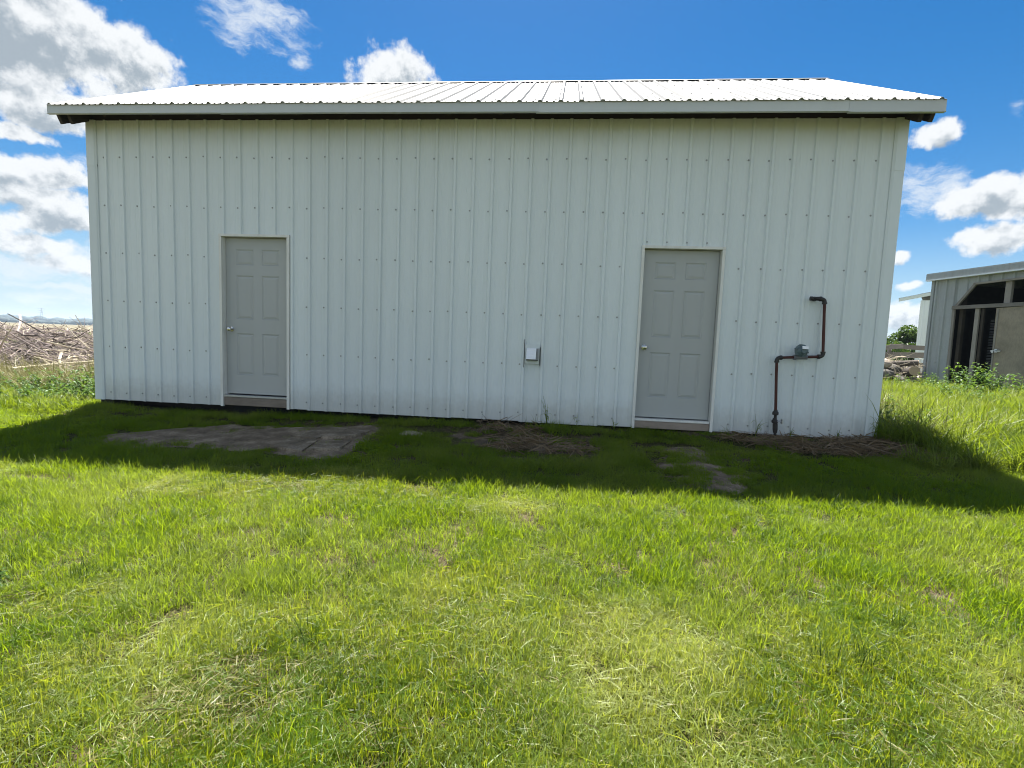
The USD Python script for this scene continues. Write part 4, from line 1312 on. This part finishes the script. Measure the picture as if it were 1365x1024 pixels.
m = rock(0.13, 41, (1.2, 0.8, 0.28)); obj('stone', m, MAT['pale_stone'], t, smooth=50)

# ---------------------------------------------------------------- broad-leaved weeds


def leaf(L, w, droop, az, base, tiltz=0.5):
    """A pointed leaf of eight triangles, folded along its midrib and drooping."""
    t = np.array([0, 0.3, 0.65, 1.0])
    wd = np.array([0.12, 1.0, 0.75, 0.0]) * w / 2
    out = np.array([math.cos(az), math.sin(az), 0])
    sd = np.array([-out[1], out[0], 0])
    V = []
    for tt, ww in zip(t, wd):
        c = np.asarray(base) + out * L * tt * math.cos(tiltz) + np.array([0, 0, 1]) * (L * tt * math.sin(tiltz) - droop * L * tt * tt)
        V += [c - sd * ww + np.array([0, 0, ww * .35]), c, c + sd * ww + np.array([0, 0, ww * .35])]
    F = []
    for i in range(3):
        a, b = 3 * i, 3 * (i + 1)
        F += [[a, a + 1, b + 1], [a, b + 1, b], [a + 1, a + 2, b + 2], [a + 1, b + 2, b + 1]]
    return trimesh.Trimesh(np.array(V), np.array(F), process=False)


def weed(h, nst, spread, leaf_len, seed, label, loc, group=None):
    g = np.random.default_rng(seed)
    t = thing('weed', label, 'weed', loc, 0, group)
    st_, lv = [], []
    for s in range(nst):
        a = g.uniform(0, 2 * PI)
        p0 = np.array([g.normal(0, spread * .25), g.normal(0, spread * .25), 0])
        top_ = p0 + np.array([math.cos(a) * spread * g.uniform(.1, .6), math.sin(a) * spread * g.uniform(.1, .6), h * g.uniform(.6, 1.05)])
        st_.append(stick(p0, top_, .005, .002, .05, g=g, sides=4))
        nl = int(8 + 10 * h)
        for k in range(nl):
            u = (k + 1) / nl
            lv.append(leaf(leaf_len * g.uniform(.6, 1.15) * (1.1 - .45 * u), leaf_len * .36 * g.uniform(.8, 1.2), g.uniform(.3, .9), g.uniform(0, 6.28), p0 + (top_ - p0) * u, g.uniform(.1, .9)))
    obj('stem', cat_(st_), M_WEED, t)
    obj('foliage', cat_(lv), M_WEED, t)
    return t


W = [((16.35, 7.2), .85, 34, 1.15, .17, 'tall bushy broad-leaved weed in front of the plywood door'),
     ((16.1, 8.4), .5, 20, .8, .14, 'leafy weed by the open doorway of the weathered shed'),
     ((16.45, 6.2), .55, 24, .9, .14, 'broad-leaved weed right of the tallest one below the plywood door'),
     ((15.9, 9.6), .4, 14, .6, .12, 'low weed at the left end of the weathered shed wall'),
     ((16.0, 5.3), .5, 22, .8, .13, 'leafy weed at the right edge of the photo near the shed'),
     ((14.4, 5.2), .35, 16, .7, .12, 'low leafy weed in the sunny grass short of the shed'),
     ((15.2, 6.6), .42, 20, .8, .13, 'pale green weed in the grass before the bushy weed'),
     ((-1.9, 1.35), .50, 26, .9, .13, 'largest green leafy weed clump before the brush pile'),
     ((-2.9, 1.6), .42, 22, .9, .12, 'green weed clump at the left of the largest one before the brush pile'),
     ((-1.2, 0.75), .42, 20, .65, .11, 'green weed closest to the left wall corner'),
     ((-2.0, 0.75), .30, 16, .7, .10, 'low green weed in the grass in front of the largest weed clump'),
     ((-3.6, 1.1), .28, 14, .7, .11, 'small weed at the left edge of the photo before the brush pile'),
     ((-1.55, 0.35), .34, 20, .8, .10, 'bright green weed nearest the camera at the left of the building'),
     ((-0.95, 0.35), .30, 14, .5, .09, 'small bright weed just outside the shade at the left wall corner'),
     ((3.08, -4.02), .10, 6, .16, .045, 'low dark weed at the left edge of the lawn'),
     ((9.9, 0.35), .5, 10, .45, .12, 'dark weed in the shade at the right wall corner')]
for i, ((x, y), h, ns, spd, ll, lb) in enumerate(W):
    weed(h, ns, spd, ll, 60 + i, lb, (x, y, float(ground_z(x, y))))


def sprout(x, y, h, seed, label, nb=5, wide=.009):
    t = thing('grass_sprout', label, 'grass', (x, y, float(ground_z(x, y))))
    g = np.random.default_rng(seed)
    ms = []
    for k in range(nb):
        a = g.uniform(0, 6.28); L = h * g.uniform(.6, 1.1); b = g.uniform(.2, .9)
        P = [np.array([math.cos(a) * L * .45 * b * u ** 2, -0.02 + 0.4 * math.sin(a) * L * .4 * b * u ** 2 - .03 * u, L * (u - .35 * b * u ** 3)]) for u in np.linspace(0, 1, 6)]
        ms.append(tube(P, np.linspace(wide * .45, .0012, 6), 4))
        for u in (2, 3):
            ms.append(leaf(h * .35, wide * 1.2, 1.0, g.uniform(0, 6.28), P[u], .9))
    obj('blade', cat_(ms), M_GREEN, t)


sprout(5.62, -.12, .42, 1, 'tall arching grass sprout against the wall right of the vent', 4)
sprout(5.98, -.10, .34, 2, 'thin single bent grass stalk against the wall', 2)
sprout(6.42, -.12, .22, 3, 'short grass sprout by the left side of the right door', 4)
sprout(8.05, -.10, .32, 4, 'thin wispy sprout left of the gas pipe', 3)
sprout(8.42, -.12, .20, 5, 'small sprout right of the foot of the gas pipe', 4)
sprout(8.95, -.10, .18, 6, 'low sprout at the wall near the right corner', 5)
sprout(9.38, -.12, .40, 7, 'tall grass sprout at the right corner of the wall', 6)
# coarse shaded tufts along the foot of the wall
places = []
for x, s in [(5.45, 1.1), (5.6, 1.3), (5.75, 1.35), (5.9, 1.1), (6.1, .8), (6.35, .9), (7.7, .9), (3.6, .7), (3.75, .8), (3.9, .7), (2.6, .7), (9.2, .7)] + [(a, .55) for a in np.arange(-.3, 9.4, .22)]:
    y = -0.17 - g5.uniform(0, .16)
    places.append((x, y, float(ground_z(x, y)) - .01, g5.uniform(0, 6.28), s, g5.integers(4), g5.uniform(.6, 1.1)))
tw = [(blades(70, 0.2, (0.09, 0.2), (0.004, 0.007), 0.95, 0.05, 950 + k, disc=True, curl=1.3), M_GREEN) for k in range(4)]
scatter('wall_grass', tw, places, 'coarse grass tufts growing along the foot of the white wall', 'grass')

# ---------------------------------------------------------------- shrubs behind the fence, far tree line


def tree(label, loc, h, rad, n, seed, leaf_size=0.16):
    g = np.random.default_rng(seed)
    t = thing('bushy_tree', label, 'tree', loc)
    limbs = [stick((0, 0, -.3), (g.normal(0, .1), g.normal(0, .1), h * .55), h * .035, h * .018, .03, g=g, sides=8)]
    cl = []
    for k in range(26):
        a, el_ = g.uniform(0, 2 * PI), g.uniform(0.0, 1.0)
        rr = rad * math.sqrt(1 - (el_ * .8) ** 2) * g.uniform(.35, 1.0)
        c = np.array([math.cos(a) * rr, math.sin(a) * rr, h * (.22 + .68 * el_) * g.uniform(.85, 1.08)])
        limbs.append(stick((0, 0, c[2] * .4), c, h * .014, h * .004, .05, g=g, sides=5))
        cl.append((c, rad * g.uniform(.22, .40)))
    V, F = [], []
    per = n // len(cl)
    for c, r in cl:
        d = g.normal(0, 1, (per, 3)); d /= np.linalg.norm(d, axis=1)[:, None]
        P = c + d * (r * g.uniform(.35, 1.1, per) ** .6)[:, None] * np.array([1, 1, .8])
        for p in P:
            u = g.normal(0, 1, 3); u /= np.linalg.norm(u)
            w = np.cross(u, g.normal(0, 1, 3)); w /= np.linalg.norm(w)
            s = leaf_size * g.uniform(.6, 1.2)
            b = len(V)
            V += [p - u * s, p + w * s * .45, p + u * s, p - w * s * .45]
            F += [[b, b + 1, b + 2], [b, b + 2, b + 3]]
    obj('trunk', cat_(limbs), MAT['bark'], t)
    obj('crown', (np.array(V), np.array(F)), M_LEAF, t)


tree('round green bushy tree close to the right edge of the white building', (30.1, 33.0, -.6), 3.0, 2.0, 9500, 71, .13)
tree('taller green bushy tree beside the far white shed', (32.2, 33.8, -.6), 3.5, 1.8, 8000, 72, .13)
tree('low green bushy tree hidden mostly behind the far white shed', (35.0, 35.2, -.6), 3.5, 1.9, 4200, 73, .14)


def tree_line(name, r, az0, az1, n, hmin, hmax, seed, label, col):
    g = np.random.default_rng(seed)
    ms = []
    prot = trimesh.creation.icosphere(2, 1.0)
    for k in range(n):
        a = math.radians(g.uniform(az0, az1)); rr = r * g.uniform(.96, 1.06)
        x, y = CAM[0] + rr * math.sin(a), CAM[1] + rr * math.cos(a)
        h = g.uniform(hmin, hmax) * (.7 + .6 * nz(math.degrees(a), 0, .5, seed))
        m = prot.copy()
        v = m.vertices * (.75 + .5 * meshkit.fbm(m.vertices * 2.2 + k, 3, seed))[:, None]
        m.vertices = v * [h * g.uniform(.9, 2.2), h, h * .72] + [x, y, float(ground_z(x, y)) + h * .42]
        ms.append(m)
    obj(name, cat_(ms), col, label=label, cat='trees', kind='stuff', smooth=True)


plain('far_foliage', (0.03, 0.05, 0.05), .9, var=.5, scale=.15)
tree_line('tree_line', 1500, -75, -30, 420, 6, 10, 81, 'dark far tree line along the horizon left of the building', MAT['far_foliage'])
tree_line('tree_line', 2400, -78, -28, 260, 16, 22, 82, 'paler wooded rise behind the far tree line', MAT['far_foliage'])
tree_line('tree_line', 1300, 20, 60, 220, 8, 13, 83, 'far tree line along the horizon right of the building', MAT['far_foliage'])
for (a, r, w, h, lb) in ((-50.3, 1450, 20, 5, 'long white farm building far off at the left horizon'), (-43.5, 1450, 15, 4.5, 'small pale farm building far off by the building corner')):
    a = math.radians(a)
    x, y = CAM[0] + r * math.sin(a), CAM[1] + r * math.cos(a)
    t = thing('farm_building', lb, 'building', (x, y, float(ground_z(x, y))), -a)
    obj('wall', bx(-w / 2, w / 2, -6, 6, 0, h * .6), MAT['white_metal'], t)
    obj('roof', prism(Polygon([(-6.4, h * .6), (6.4, h * .6), (0, h)]), w + 1, (-w / 2 - .5, 0, 0), (0, 1, 0), (0, 0, 1)), MAT['roof_paint'], t)
for i, a in enumerate((-49.0, -42.9, -41.6)):
    a_ = math.radians(a); r = 1700
    x, y = CAM[0] + r * math.sin(a_), CAM[1] + r * math.cos(a_)
    t = thing('power_pylon', ('leftmost lattice power pylon on the far horizon', 'middle lattice power pylon on the far horizon', 'power pylon on the far horizon closest to the wall')[i], 'pylon', (x, y, 0), -a_)
    obj('tower', cat_([tube([(sx * 3, sy * 3, -2), (sx * .5, sy * .5, 38)], .28, 4) for sx in (-1, 1) for sy in (-1, 1)] + [tube([(-3 + .6 * k, 0, 8 * k), (3 - .6 * (k + 1), 0, 8 * (k + 1))], .2, 4) for k in range(4)]), MAT['wire_grey'], t)
    for z in (26, 31, 36):
        obj('cross_arm', tube([(-7, 0, z), (0, 0, z + .8), (7, 0, z)], .25, 4), MAT['wire_grey'], t)

# ---------------------------------------------------------------- the air: faint haze over the far fields
g = Graph()
hz_v = g.add('principled_volume', 'volume', color=(0.62, 0.78, 0.95), density=HAZE, anisotropy=0.2)
hz_m = g.make('/World/Looks/haze_air', volume=hz_v)
obj('haze', bx(-9600, 9600, -9600, 9600, -3.0, 60.0), hz_m, kind='stuff')
